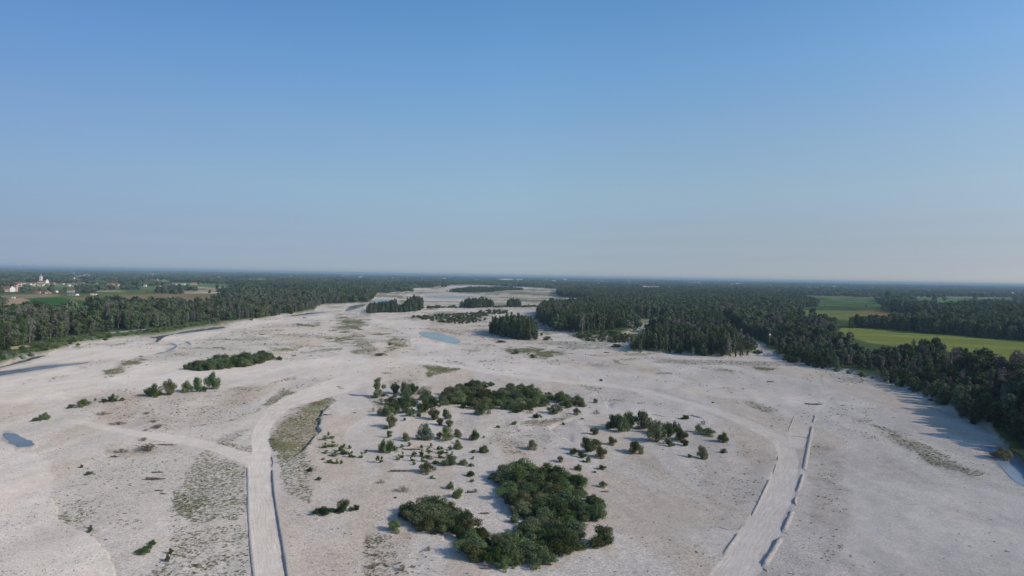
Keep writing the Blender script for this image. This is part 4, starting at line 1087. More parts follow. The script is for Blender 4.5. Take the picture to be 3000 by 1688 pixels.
for hh in HOUSES:
    ox, oy, k = ZF[hh[1]]; HOUSEPX.append((ox + k * hh[2], oy + k * hh[3], k * hh[4], k * (hh[5] or 110)))
add_far(9000, 620, 1500, (3, 4, 4), .8, 1.2, .53, 120, 31)
add_far(20000, 1200, 3200, (0, 1, 3, 4, 4, 3), .75, 1.2, .52, 200, 32)
add_far(26000, 2600, 9000, (0, 1, 2, 3), .8, 1.4, .535, 480, 33, .8)
add_far(14000, 7000, 25500, (0, 1, 2), 1.0, 2.0, .50, 1500, 34, .7)
print('far clumps', len(P))
scatter('far_woods', P, Sc, Rt, Ix, FC, 'far woods and hedgerows across the plain to the horizon')

# ------------------------------------------------------------------ shrubs of the river bed
KEYN = {'g': ('bush', 'dark green'), 'm': ('bush_mid', 'mid green'), 'd': ('bush', 'dark green'), 'o': ('bush_olive', 'olive brown'), 'b': ('bush_bright', 'bright green'),
        'p': ('bush_pale', 'silvery pale green'), 'x': ('bush_brown', 'dry brown'), 's': ('sapling', 'bright green'), 't': ('sapling_dark', 'green')}
def shrub_px(fr, x, yb, w, h, ty, label, group=None, cat='shrub', name=None):
    ox, oy, k = ZF[fr]; u = ox + k * x; v = oy + k * yb
    X, Y, Z = place(u, v); X, Y, Z = float(X[0]), float(Y[0]), float(Z[0])
    D = Y; wm = 1.08 * w * k * D / FPX; hm = 1.10 * h * k * D / FPX
    key, _ = KEYN[ty]
    # foot seen is the near rim of the foliage: step back by part of the width
    back = .36 * wm; L = math.hypot(X, Y); X += X / L * back; Y += Y / L * back; Z = float(gz(X, Y)[0])
    H = PROTO[key][0][2]; zs = hm * 1.0 / H
    base_w = {'bush': 1.34, 'sapling': .62}[PROTO[key][0][3]] * H
    nm = name or ('sapling' if ty in 'st' else 'shrub')
    return plant(key, nm, X, Y, Z - .05, max(zs * H, .25), label, cat, group, wid=max(wm / base_w, .08))
ISO = [
 ('6', 1265, 832, 205, 155, 'o', 'large rounded olive shrub below the left of the northern thicket'),
 ('6', 1210, 847, 90, 55, 'g', 'low dark shrub at the foot of the large rounded olive shrub'),
 ('6', 1670, 1005, 225, 240, 'p', 'silvery pale green willow bush, the palest in the river bed'),
 ('6', 1940, 1005, 195, 180, 'b', 'bright green round bush right of the silvery willow bush'),
 ('6', 1440, 1000, 120, 112, 'o', 'olive bush left of the silvery willow bush'),
 ('6', 1870, 965, 90, 80, 'o', 'small olive bush squeezed between the silvery and the bright green bush'),
 ('6', 2085, 948, 130, 105, 'o', 'brownish bush right of the bright green round bush'),
 ('6', 2300, 992, 140, 140, 'm', 'upright green bush standing alone right of the brownish bush'),
 ('6', 1225, 955, 80, 90, 'b', 'yellow-green young bush below the large rounded olive shrub'),
 ('6', 1170, 1150, 140, 165, 'b', 'left half of a bright green double bush on open gravel'),
 ('6', 1245, 1155, 130, 185, 'b', 'taller right half of a bright green double bush on open gravel'),
 ('6', 1305, 1125, 75, 80, 'g', 'dark small bush touching the bright green double bush'),
 ('6', 1800, 742, 200, 150, 'o', 'broad olive shrub at the lower right of the north-west thicket'),
 ('6', 1870, 802, 120, 90, 'o', 'olive shrub in front of the broad olive shrub'),
 ('6', 1935, 725, 130, 130, 'g', 'green shrub right of the broad olive shrub'),
 ('6', 1990, 822, 140, 95, 'o', 'low olive shrub, rightmost of the group above the bright round bush'),
 ('6', 1990, 1310, 215, 135, 'd', 'wide dark bush among the saplings'),
 ('6', 1820, 1282, 80, 62, 'd', 'small dark bush left of the wide dark bush'),
 ('6', 1710, 1408, 200, 130, 'o', 'round olive bush below the saplings beside a brown drift line'),
 ('6', 2100, 1102, 120, 95, 'm', 'green bush in the upper right of the sapling field'),
 ('6', 2090, 1028, 62, 52, 'm', 'small green bush above the green bush of the sapling field'),
 ('6', 2425, 1145, 120, 105, 'm', 'spreading light green bush right of the sapling field'),
 ('6', 2170, 1300, 110, 85, 'm', 'spreading green bush below the sapling field'),
 ('6', 2262, 1315, 70, 58, 'g', 'small dark green bush right of the spreading one below the sapling field'),
 ('6', 2250, 1440, 100, 62, 'g', 'low bush between sapling field and southern thicket'),
 ('7', 200, 512, 150, 110, 'g', 'dark shrub just below the left half of the northern thicket'),
 ('7', 530, 487, 90, 62, 'g', 'small dark shrub touching the bottom of the northern thicket'),
 ('7', 722, 538, 82, 60, 'd', 'grey-green shrub beside the brown sand track'),
 ('7', 880, 500, 155, 90, 'o', 'wide shrub above the brown sand track'),
 ('7', 992, 442, 85, 72, 'g', 'shrub at the lower right edge of the northern thicket'),
 ('7', 1095, 502, 72, 60, 'o', 'round shrub at the right end of the brown sand track'),
 ('7', 1262, 392, 55, 42, 'o', 'small shrub off the right tip of the northern thicket'),
 ('7', 962, 597, 42, 24, 'g', 'tiny shrub on bare gravel below the brown sand track'),
 ('7', 510, 600, 72, 40, 'b', 'low yellow-green shrub left of the brown sand track'),
 ('7', 350, 627, 40, 28, 'm', 'tiny yellow-green shrub at the left foot of the brown sand track'),
 ('7', 670, 837, 110, 95, 'o', 'olive bush in mid gravel above the southern thicket'),
 ('7', 218, 862, 85, 72, 'm', 'light green bush left of the olive bush in mid gravel'),
 ('7', 115, 862, 52, 26, 'o', 'flat shrub left of the light green bush'),
 ('7', 1265, 697, 105, 74, 'o', 'rounded shrub left of the big dense bush group'),
 ('7', 1145, 545, 35, 18, 'd', 'tiny dark shrub above the rounded shrub'),
 ('7', 1412, 792, 102, 78, 'o', 'shrub below the big dense bush group'),
 ('7', 1640, 875, 168, 115, 'o', 'round olive bush alone on open gravel right of centre'),
 ('7', 1180, 862, 165, 140, 'd', 'dark bush, left body of the three-part bush group'),
 ('7', 1272, 790, 125, 58, 'o', 'olive top of the three-part bush group'),
 ('7', 1300, 918, 135, 115, 'o', 'olive bush, right body of the three-part bush group'),
 ('7', 1068, 882, 95, 62, 'g', 'low grey-green bush left of the three-part bush group'),
 ('7', 1130, 912, 92, 62, 'g', 'low dark bush in front of the three-part bush group'),
 ('7', 1210, 957, 62, 62, 'b', 'small bright green bush below the three-part bush group'),
 ('7', 1155, 952, 38, 22, 'd', 'tiny dark bush beside the small bright green one'),
 ('7', 940, 957, 85, 62, 'o', 'brown-green bush above the right shoulder of the southern thicket'),
 ('7', 1430, 640, 145, 135, 'd', 'left shoulder of the big dense bush group'),
 ('7', 1490, 670, 180, 165, 'g', 'front left body of the big dense bush group'),
 ('7', 1600, 640, 180, 165, 'd', 'middle body of the big dense bush group'),
 ('7', 1705, 645, 165, 175, 'g', 'right body of the big dense bush group'),
 ('7', 1730, 560, 90, 90, 'd', 'upper right crest of the big dense bush group'),
 ('7', 1850, 778, 220, 180, 'd', 'front body of the second bush group near the road bend'),
 ('7', 1840, 690, 150, 125, 'd', 'left crest of the second bush group near the road bend'),
 ('7', 1965, 730, 190, 150, 'g', 'middle body of the second bush group near the road bend'),
 ('7', 2025, 680, 110, 135, 'd', 'pointed peak of the second bush group near the road bend'),
 ('7', 2055, 760, 150, 120, 'o', 'olive right body of the second bush group near the road bend'),
 ('7', 1962, 802, 95, 62, 'g', 'small bush in front of the second bush group'),
 ('7', 2115, 803, 92, 64, 'o', 'small olive bush at the right foot of the second bush group'),
 ('7', 2112, 547, 95, 40, 'd', 'flat dark bush below the straight gravel track'),
 ('7', 2245, 672, 80, 78, 'm', 'left part of the low green hedge-like shrub right of centre'),
 ('7', 2335, 705, 155, 64, 'm', 'right part of the low green hedge-like shrub right of centre'),
 ('7', 2478, 768, 100, 108, 'm', 'upright green bush nearest the right road'),
 ('7', 2480, 868, 68, 44, 'd', 'small dark bush nearest the right road'),
 ('7', 2272, 924, 122, 130, 'o', 'olive bush alone between second bush group and right road'),
 ('7', 2150, 907, 52, 34, 'o', 'small olive shrub left of the lone olive bush'),
 ('7', 1320, 1022, 90, 38, 'o', 'flat olive shrub right above the southern thicket'),
 ('7', 1110, 1032, 82, 58, 'm', 'light green shrub on the upper right rim of the southern thicket'),
 ('7', 1342, 1192, 82, 55, 'o', 'grey-olive shrub off the right side of the southern thicket'),
 ('7', 1265, 1050, 50, 16, 'o', 'very flat shrub right of the southern thicket'),
 ('7', 1318, 184, 36, 22, 'd', 'single small dark bush on the pale gravel right of the northern thicket'),
 ('7', 2378, 390, 26, 12, 'd', 'single dark tuft on the gravel above the right road'),
 ('B', 2345, 697, 222, 160, 'g', 'large round green bush standing alone at bottom right of the thickets'),
 ('B', 790, 574, 112, 88, 'm', 'round green bush alone at the lower left of the thickets'),
 ('B', 402, 432, 112, 100, 'd', 'taller grey-green bush of the low row at lower left'),
 ('B', 265, 448, 165, 66, 'd', 'long low grey-green bush of the low row at lower left'),
 ('B', 495, 406, 72, 40, 'd', 'small right end bush of the low row at lower left'),
 ('B', 1272, 322, 108, 88, 'b', 'bright green bush touching the top of the south-west thicket'),
 ('B', 1210, 246, 64, 58, 'm', 'light green leaning bush above the bright green bush'),
 ('B', 1362, 150, 62, 44, 'm', 'spreading light green shrub between the two lower thickets'),
 ('B', 1372, 190, 36, 26, 'o', 'small brown-green shrub below the spreading light green shrub'),
 ('B', 1070, 166, 44, 26, 's', 'tiny light green plant right of the dry brown patches'),
 ('B', 150, 110, 50, 30, 'm', 'small green shrub left, near the green channel'),
 ('B', 215, 176, 50, 26, 'm', 'small green shrub lower left, near the green channel'),
 ('5', 365, 148, 95, 62, 'm', 'right part of the leaning dark green bush near the slate pool'),
 ('5', 305, 160, 75, 35, 'g', 'flat left part of the leaning dark green bush near the slate pool'),
 ('5', 592, 52, 70, 36, 'g', 'small dark bush at the left end of the upper left bush row'),
 ('5', 700, 38, 110, 60, 'm', 'larger bush second from left in the upper left bush row'),
 ('1', 1140, 1437, 92, 80, 'm', 'round bush of the upper left bush row'),
 ('1', 1228, 1427, 62, 34, 'o', 'small olive bush at the right end of the upper left bush row'),
 ('1', 1040, 1441, 100, 32, 'o', 'flat bush left of the round bush in the upper left bush row'),
 ('1', 960, 1436, 32, 34, 's', 'thin young shoot in the upper left bush row'),
 ('1', 1555, 1388, 175, 130, 'm', 'broad dark bush, left one of the middle left pair'),
 ('1', 1705, 1376, 190, 155, 'o', 'olive round bush, right one of the middle left pair'),
 ('1', 1478, 1370, 50, 60, 'm', 'small bush at the left foot of the middle left pair'),
 ('1', 1880, 1345, 110, 115, 'm', 'smaller bush of the trio right of the middle left pair'),
 ('1', 1975, 1342, 125, 150, 'b', 'yellow-green upright bush of the trio'),
 ('1', 2125, 1318, 155, 180, 'm', 'tallest bush, right end of the trio'),
 ('1', 2050, 1335, 70, 60, 'g', 'low bush filling the gap in the trio'),
 ('2', 350, 1003, 46, 28, 'g', 'small dark bush right of the long left thicket'),
 ('2', 405, 1018, 66, 44, 'g', 'second small dark bush right of the long left thicket'),
 ('2', 1522, 866, 42, 24, 'd', 'single dark bush on the weedy bar left of the turquoise pool'),
 ('2', 1425, 974, 120, 26, 'd', 'flat dark bush at the foot of the weedy bar'),
 ('3', 700, 818, 90, 42, 'g', 'bush right below the round island'),
 ('3', 640, 770, 44, 30, 'o', 'small bush at the right foot of the round island'),
 ('3', 230, 838, 120, 18, 'o', 'flat bush below the round island'),
 ('3', 378, 955, 90, 38, 'g', 'dark bush on the yellow-green bar right of the turquoise pool'),
 ('3', 545, 993, 80, 36, 'g', 'dark bush at the lower edge of the yellow-green bar'),
 ('3', 1690, 702, 82, 52, 'g', 'bush in the gravel pocket between the woods'),
 ('3', 1640, 668, 60, 26, 'o', 'low bush in the gravel pocket between the woods'),
 ('3', 1385, 888, 130, 34, 'd', 'dark flat bush in the shade left of the wood point'),
 ('5', 1270, 1195, 62, 46, 'm', 'green tuft at the upper end of the slanting green streak'),
 ('5', 1195, 1272, 120, 40, 'm', 'lower half of the slanting green streak'),
 ('5', 1232, 1232, 70, 40, 'm', 'middle of the slanting green streak'),
 ('5', 755, 1088, 46, 36, 'd', 'dark little bush alone on the bottom left gravel'),
 ('5', 757, 1052, 34, 30, 'd', 'second dark little bush just above the one on the bottom left gravel'),
 ('5', 1400, 1330, 44, 60, 'o', 'grey-green tuft at the bottom edge left of the road'),
 ('5', 1420, 1270, 44, 50, 'o', 'grey-green tuft above the one at the bottom edge'),
 ('5', 1636, 1376, 44, 22, 'd', 'tiny dark tuft left of the near road'),
 ('5', 745, 610, 80, 30, 'd', 'dark spreading tuft in the left gravel'),
 ('5', 682, 546, 30, 28, 'd', 'small tuft above the dark spreading tuft'),
 ('4', 600, 868, 150, 60, 'd', 'large dark bush at the mouth of the forest track'),
 ('4', 350, 798, 80, 40, 'g', 'dark bush left of the forest track mouth'),
]
for fr, x, yb, w, h, ty, lab in ISO: shrub_px(fr, x, yb, w, h, ty, lab)
# the lone young poplar with its long shadow
ox, oy, k_ = ZF['6']; X, Y, Z = place(ox + k_ * 1108, oy + k_ * 452); hm = 265 * k_ * float(Y[0]) / FPX
plant('young_poplar', 'young_poplar', float(X[0]), float(Y[0]) + 1.0, float(Z[0]), hm, 'young bright poplar, tallest plant at the left end of the northern thicket', 'tree', wid=hm / 9 * 1.05)
for x, yb, w, h in ((1060, 462, 110, 80), (1180, 440, 90, 50)): shrub_px('6', x, yb, w, h, 'g', 'dark bush at the foot of the young bright poplar', 'bushes at the foot of the young poplar')
# north-west thicket
for x, yb, w, h, ty in ((1310, 410, 160, 140, 'o'), (1420, 430, 160, 170, 'g'), (1530, 420, 180, 150, 'g'), (1450, 490, 170, 140, 'g'), (1300, 452, 80, 55, 'd'), (1260, 545, 170, 90, 'o'),
        (1450, 580, 190, 130, 'd'), (1550, 575, 140, 110, 'd'), (1215, 695, 230, 170, 'd'), (1300, 650, 170, 150, 'd'), (1425, 645, 200, 140, 'd'), (1500, 692, 130, 85, 'd'), (1690, 490, 180, 120, 'g'),
        (1735, 565, 190, 160, 'g'), (1680, 652, 210, 160, 'd'), (1800, 575, 150, 120, 'g'), (1890, 555, 160, 135, 'd'), (1370, 560, 130, 110, 'g'), (1610, 690, 70, 55, 'm'), (1430, 738, 60, 36, 'o')):
    shrub_px('6', x, yb, w, h, ty, 'willow shrub in the loose thicket between lone poplar and silvery bush', 'shrubs of the loose north-west thicket')
# saplings
for x, yb, w, h, ty in ((430, 1085, 80, 72, 's'), (520, 1072, 115, 72, 's'), (585, 1062, 40, 36, 's'), (660, 1165, 110, 125, 's'), (640, 1120, 90, 80, 's'), (740, 1092, 62, 52, 's'), (760, 1202, 92, 72, 's'), (560, 1190, 110, 60, 't'),
        (640, 1278, 60, 52, 's'), (500, 1275, 110, 45, 's'), (590, 1278, 50, 75, 's'), (440, 985, 90, 50, 't'), (480, 930, 40, 50, 't'), (520, 968, 90, 34, 't'), (450, 1150, 90, 40, 't'), (415, 1235, 60, 30, 't'), (690, 1172, 60, 40, 's')):
    shrub_px('6', x, yb, w, h, ty, 'light green sapling in the cluster left of the bright double bush', 'saplings left of the double bush', 'sapling')
for x, yb, w, h, ty in ((885, 1207, 62, 72, 's'), (950, 1147, 58, 42, 't'), (1095, 1277, 66, 92, 's'), (1140, 1270, 60, 80, 't'), (1350, 1232, 62, 76, 's'), (1395, 1207, 66, 82, 's'), (1520, 1247, 62, 76, 's'), (1550, 1187, 82, 58, 't'), (1545, 1292, 62, 46, 's'),
        (1640, 1192, 82, 78, 's'), (1662, 1257, 84, 66, 's'), (1715, 1212, 92, 92, 's'), (1760, 1072, 52, 52, 't'), (1860, 1102, 74, 56, 's'), (1885, 1155, 92, 88, 's'), (1880, 1212, 94, 62, 's'), (1950, 1152, 62, 52, 's'),
        (2020, 1172, 54, 44, 't'), (2000, 1112, 82, 62, 's'), (1400, 1085, 70, 48, 't'), (1490, 1065, 66, 56, 't'), (1640, 1085, 66, 46, 's'), (1730, 1130, 80, 60, 's'), (1760, 1225, 60, 40, 't'), (2290, 1142, 72, 38, 't'), (2282, 1222, 60, 34, 't'), (2420, 957, 46, 30, 't')):
    shrub_px('6', x, yb, w, h, ty, 'light green sapling in the field of saplings below the silvery bush', 'saplings below the silvery bush', 'sapling')
for x, yb, w, h in ((250, 1382, 72, 52), (1265, 895, 50, 25)): shrub_px('6', x, yb, w, h, 't', 'low sapling at the fringe of the sapling clusters', 'saplings at the fringe', 'sapling')
# dense thickets, every shrub its own
TH = []
def thicket(poly, sp, hlo, hhi, keys, label, group, seed, holes=(), wid=1.0):
    p = q(poly); x, y = sample_poly(p, sp, seed, .40); rg = random.Random(seed)
    for a, b in zip(x, y):
        u, v = project(a, b, 0.)
        if any(sdist(q(hh), np.array([u]), np.array([v]), 2)[0] > 0 for hh in holes): continue
        key = rg.choice(keys); h = rg.uniform(hlo, hhi) * rg.choice((.55, .7, .9, 1, 1.1, 1.25))
        TH.append([key, a, b, h, label, group, rg.uniform(.95, 1.35) * wid])
BK = ['bush', 'bush', 'bush_mid', 'bush_olive']
thicket('7 -200,320 -130,280 -20,240 90,190 220,190 420,215 600,250 740,290 900,310 1050,345 1180,380 1170,410 1060,412 900,385 860,372 735,440 600,452 430,440 250,430 130,430 0,412 -120,388', 3.9, 2.2, 3.9, BK + ['bush_olive', 'bush_mid'],
        'dark willow shrub in the long dense northern thicket', 'shrubs of the northern thicket', 21, ('7 250,240 330,225 460,250 450,295 300,300 220,275',), 1.15)
thicket('B 1515,110 1600,95 1680,105 1780,100 1850,95 1980,115 2100,120 2190,160 2200,220 2300,300 2375,360 2370,425 2240,460 2165,480 2165,600 2070,650 2080,740 1920,772 1850,772 1800,680 1745,575 1700,470 1660,375 1620,275 1600,185 1520,150', 2.62, 2.2, 3.8, BK + ['bush'],
        'dark willow shrub in the big southern thicket', 'shrubs of the southern thicket', 22, (), 1.12)
thicket('B 812,455 930,480 1060,540 1150,552 1260,580 1290,670 1390,740 1500,790 1640,812 1790,802 1825,770 1780,720 1700,640 1560,610 1490,600 1385,545 1345,450 1240,375 1100,360 960,360 850,400', 2.62, 2.3, 3.7, BK + ['bush'],
        'dark willow shrub in the south-west arm of the lower thickets', 'shrubs of the south-west thicket', 23, (), 1.12)
thicket('1 1890,1092 2000,1112 2200,1100 2300,1082 2450,1070 2576,1052 | 2 60,1062 200,1030 300,1020 320,990 230,965 100,985 | 1 2400,1010 2250,1020 2050,1060', 4.2, 3.4, 5.6, ['bush', 'bush', 'bush_mid', 'bush_mid'],
        'dark shrub in the long thicket on the upper left gravel', 'shrubs of the long left thicket', 24, (), 1.2)
thicket('2 1720,575 1850,565 2000,560 2250,540 2576,525 | 3 0,510 300,510 290,540 100,560 0,600 | 2 2500,600 2300,645 2050,635 1900,605', 7.0, 1.6, 3.4, ['bush', 'bush_mid', 'bush_olive'],
        'small dark shrub scattered on the bar before the long low island', 'shrubs before the long low island', 25, (), 1.35)
thicket('3 1000,760 1200,745 1430,735 1530,760 1500,830 1300,820 1100,812 1000,790', 5.2, 1.4, 3.2, ['bush', 'bush_mid', 'bush_olive'], 'shrub on the weedy fringe below the middle wood', 'shrubs below the middle wood', 26, (), 1.3)
thicket('2 1895,492 1935,492 2110,482 2190,485 2190,470 1900,478', 7.0, 2, 4.5, ['bush', 'bush_mid'], 'shrub in the row left of the long low island', 'shrubs left of the long low island', 27, (), 1.2)
thicket('3 175,482 270,478 540,478 700,470 690,462 300,470 180,470', 7.0, 2, 4.0, ['bush', 'bush_mid'], 'shrub in the row beside the small dome-shaped island', 'shrubs beside the small island', 28, (), 1.2)
for poly, n_, lab in (('1 -100,1040 0,1030 250,965 480,925 640,885 800,845 1000,815 1200,785 1500,755 1700,735 1900,690 2200,645 2100,640 1900,668 1500,715 1100,752 850,775 600,815 300,880 0,955', 6.0, 'low shrub on the grassy shelf of the left bank'),
                      ('4 680,855 900,908 1300,985 1600,1078 1850,1192 2100,1332 2400,1470 2400,1430 1850,1170 1300,960 900,895', 6.5, 'low shrub at the foot of the right bank wood')):
    thicket(poly, n_, .9, 2.4, ['bush', 'bush_mid', 'bush_mid', 'bush_olive', 'bush_pale'], lab, lab.replace('low shrub', 'low shrubs'), 29, (), 1.15)
TH.sort(key=lambda t: -t[3] / math.hypot(t[1], t[2]))
zz = gz(np.array([t[1] for t in TH]), np.array([t[2] for t in TH]))
n_sh = sum(1 for o in COL.objects if o.name.split('.')[0] == 'shrub'); n_th = max(0, 293 - n_sh)
for t, z in zip(TH[:n_th], zz):
    same = [k for k in TH[:n_th] if k[5] == t[5]]; mx_ = sum(k[1] for k in same) / len(same); my_ = sum(k[2] for k in same) / len(same)
    sx_ = np.std([k[1] for k in same]) + .1; sy_ = np.std([k[2] for k in same]) + .1; ax_ = (t[1] - mx_) / sx_; ay_ = (t[2] - my_) / sy_
    wh = ('front ' if ay_ < -.6 else 'rear ' if ay_ > .6 else 'middle ') + ('left' if ax_ < -.5 else 'right' if ax_ > .5 else 'centre')
    cw_ = {'bush': 'dark green', 'bush_mid': 'mid green', 'bush_olive': 'olive'}[t[0]]; sz = 'tall' if t[3] > 3.2 else 'low' if t[3] < 2.2 else 'middle-sized'
    tail = t[4].split(' in ', 1)[1] if ' in ' in t[4] else t[4].split(' on ', 1)[-1]
    plant(t[0], 'shrub', t[1], t[2], float(z) - .05, t[3], f'{sz} {cw_} shrub, {wh} of {tail}', 'shrub', f'{sz} {cw_} shrubs, {wh} of {tail}', wid=t[3] / 3 * t[6])
prot = []; pb = {}
for kx in ('bush', 'bush_mid', 'bush_olive', 'bush_pale'):
    pb[kx] = len(prot)
    for cr, tk, H, kind in PROTO[kx]:
        pm = two_mat('shrub_piece', cr, tk); prot.append(pm)
        co = np.empty(len(pm.vertices) * 3, np.float32); pm.vertices.foreach_get('co', co); co = co.reshape(-1, 3); co[:, :2] *= 1.28; pm.vertices.foreach_set('co', co.ravel())
rr = random.Random(8); Tz = [(t, float(z)) for t, z in zip(TH, zz)][n_th:]
scatter('shrub_cover', [(t[1], t[2], z - .05) for t, z in Tz], [t[3] / 3 for t, z in Tz], [rr.uniform(0, 6.28) for _ in Tz], [pb[t[0]] + rr.randrange(len(PROTO[t[0]])) for t, z in Tz], prot,
        'mass of smaller dark shrubs in the farther thickets and along the bank shelves')
for i, (x, yb, w, h) in enumerate(((50, 1010, 90, 70), (210, 1000, 80, 60), (300, 980, 70, 55), (2140, 640, 90, 55), (1060, 720, 110, 40))):
    shrub_px('1', x, yb, w, h, 'p', ('silver willow bush at the left end of the grassy shelf', 'second silver willow bush on the grassy shelf', 'third silver willow bush on the grassy shelf', 'silver willow bush near the dark channel', 'wide silver willow under the left bank trees')[i])
# silver crowned trees behind the left wood, lone field trees
for fr, x, yb, h, ky, lab in (('1', 1700, 520, 165, 'silver', 'silver willow tree at the back of the left bank wood'), ('1', 1790, 525, 165, 'silver', 'right-hand silver willow tree at the back of the left bank wood'), ('1', 1620, 525, 150, 'silver', 'left-hand silver willow tree at the back of the left bank wood'),
        ('1', 1815, 348, 66, 'broad_dark', 'wide dark tree standing in the pale striped fields'), ('1', 1780, 345, 50, 'broad_dark', 'left half of the wide dark tree pair in the striped fields'), ('1', 2185, 330, 80, 'broad', 'left tree of the field pair before the left wood'), ('1', 2240, 330, 70, 'broad_dark', 'right tree of the field pair before the left wood'),
        ('1', 1480, 345, 34, 'broad', 'grey-green tree at the left end of the field copse'), ('1', 1530, 345, 34, 'grey', 'pale tree in the field copse'), ('1', 1590, 348, 48, 'broad_dark', 'dark tree in the field copse'), ('1', 1640, 348, 50, 'broad_dark', 'darkest tree in the field copse'), ('1', 1690, 348, 42, 'broad', 'right end tree of the field copse'),
        ('4', 1390, 425, 70, 'broad', 'left clump tree between the upper right fields'), ('4', 1440, 375, 120, 'broad_dark', 'tall dark tree above the orange field'), ('4', 1490, 450, 130, 'broad_dark', 'tall dark tree right of the orange field'), ('4', 1540, 455, 130, 'broad', 'second tall tree right of the orange field'),
        ('4', 1690, 475, 120, 'broad_dark', 'dark round tree in the upper right belt'), ('4', 1750, 480, 150, 'broad', 'highest tree in the upper right belt'), ('4', 1840, 485, 120, 'broad', 'tree at the end of the upper right belt'), ('4', 1820, 370, 85, 'broad', 'lone round tree on the far right fields'), ('4', 1910, 350, 70, 'broad', 'second lone tree on the far right fields'),
        ('4', 2165, 360, 80, 'broad', 'third lone tree on the far right fields'), ('4', 2400, 370, 50, 'broad_dark', 'fourth lone tree on the far right fields'), ('4', 780, 400, 66, 'broad_dark', 'round tree at the tip of the right wood tongue'), ('4', 830, 402, 50, 'broad', 'end tree of the right wood tongue'),
        ('4', 1250, 405, 28, 'broad', 'small bush-like tree in the middle of the upper field'), ('4', 905, 395, 16, 'broad_dark', 'tiny bush-like tree on the upper field')):
    ox, oy, k_ = ZF[fr]; X, Y, Z = place(ox + k_ * x, oy + k_ * yb); hm = h * k_ * float(Y[0]) / FPX
    wdm = 1.35 if 'round' in lab or 'wide' in lab else 1.0
    plant(ky, 'field_tree' if ky != 'silver' else 'willow_tree', float(X[0]), float(Y[0]), float(Z[0]) - .1, hm, lab, 'tree', wid=hm / PROTO[ky][0][2] * wdm)
# bushy tree hanging over the right pool
X, Y, Z = place(*[np.array([t]) for t in (2100 + .3506 * 2372, 1180 + .3506 * 470)])
ov = plant('bush_olive', 'waterside_bush', float(X[0]), float(Y[0]), .1, 3.8, 'thin olive half-bare bush standing in the blue pool on the right', 'bush', wid=1.5)

# ------------------------------------------------------------------ dry brush and driftwood
for i, (fr, x, yb, w, h, lab) in enumerate((
        ('B', 850, 275, 120, 50, 'dry brown brush left above the south-west thicket'), ('B', 685, 203, 62, 34, 'small brown dry shrub near the channel side'), ('B', 1400, 272, 66, 30, 'dry brush right of the dark root stump'),
        ('B', 1045, 712, 62, 36, 'dry brown shrub below the south-west thicket'), ('B', 620, 850, 60, 60, 'dry yellow brush at the bottom edge'), ('B', 850, 870, 80, 50, 'second dry yellow brush at the bottom edge'), ('B', 1330, 570, 140, 90, 'brown withered shrub in the saddle of the south-west thicket'),
        ('B', 2075, 700, 60, 100, 'brown withered shrub at the lower right rim of the southern thicket'), ('B', 1640, 730, 70, 60, 'brown withered shrub in the bottom of the lower thickets'), ('6', 1660, 400, 110, 90, 'dry ochre brush right of the north-west thicket top'),
        ('6', 1140, 520, 100, 70, 'dry ochre brush below the young bright poplar'), ('6', 1040, 632, 66, 60, 'brown shrub left of the loose thicket'), ('7', 650, 492, 66, 34, 'red-brown dry shrub under the northern thicket'), ('7', 1280, 500, 60, 44, 'dry pinkish brush left of the big dense bush group'),
        ('7', 2290, 600, 60, 44, 'dry brown brush above the hedge-like shrub'), ('5', 1240, 425, 240, 60, 'grey-brown brush pile on the left gravel flat'), ('5', 1010, 430, 110, 40, 'low olive brush left of the grey-brown brush pile'), ('5', 1200, 325, 90, 28, 'long thin brush heap above the grey-brown brush pile'),
        ('5', 1320, 222, 130, 34, 'dark brush heap on the upper left gravel'), ('5', 1222, 240, 60, 20, 'small brush heap beside the dark brush heap'), ('5', 860, 108, 110, 28, 'thin brush heap near the upper left bush row'), ('5', 1230, 102, 90, 22, 'flat brush heap farther right in the upper left'),
        ('5', 1285, 172, 100, 20, 'flat brush heap between two others in the upper left'), ('5', 985, 192, 140, 24, 'long flat brush heap in the upper left'))):
    shrub_px(fr, x, yb, w, h, 'x', lab, None, 'dry shrub', 'dry_brush')
def debris(fr, x, yb, w, lab, n=6, thick=.12, name='driftwood', rz=0.):
    ox, oy, k = ZF[fr]; X, Y, Z = place(ox + k * x, oy + k * yb); L = w * k * float(Y[0]) / FPX; rg = random.Random(int(x * 7 + yb)); parts = []
    for i in range(n):
        a = rg.uniform(-.25, .25) if i else 0; l = L * (1 if i == 0 else rg.uniform(.25, .6)); cx = 0 if i == 0 else rg.uniform(-.35, .35) * L; cy = rg.uniform(-.15, .15) * min(L, 4) * (i > 0)
        th = thick * (1 if i == 0 else rg.uniform(.3, .7)); pts = []; rr = []
        for j in range(5):
            t = j / 4 - .5; pts.append((cx + t * l, cy + math.sin(a) * t * l + rg.uniform(-.05, .05) * min(l, 3), th * .8 + abs(rg.gauss(0, .10)) + (rg.uniform(0, .35) if i and j == 4 else 0))); rr.append(th * (1.1 - .22 * j))
        parts.append(tube(pts, rr, 5))
    V, F = join(parts); o = link(name, mesh_py(name, V, F, [M['drift']], True), None, (float(X[0]), float(Y[0]), float(Z[0]))); o.rotation_euler = (0, 0, rz)
    tag(o, lab, 'driftwood')
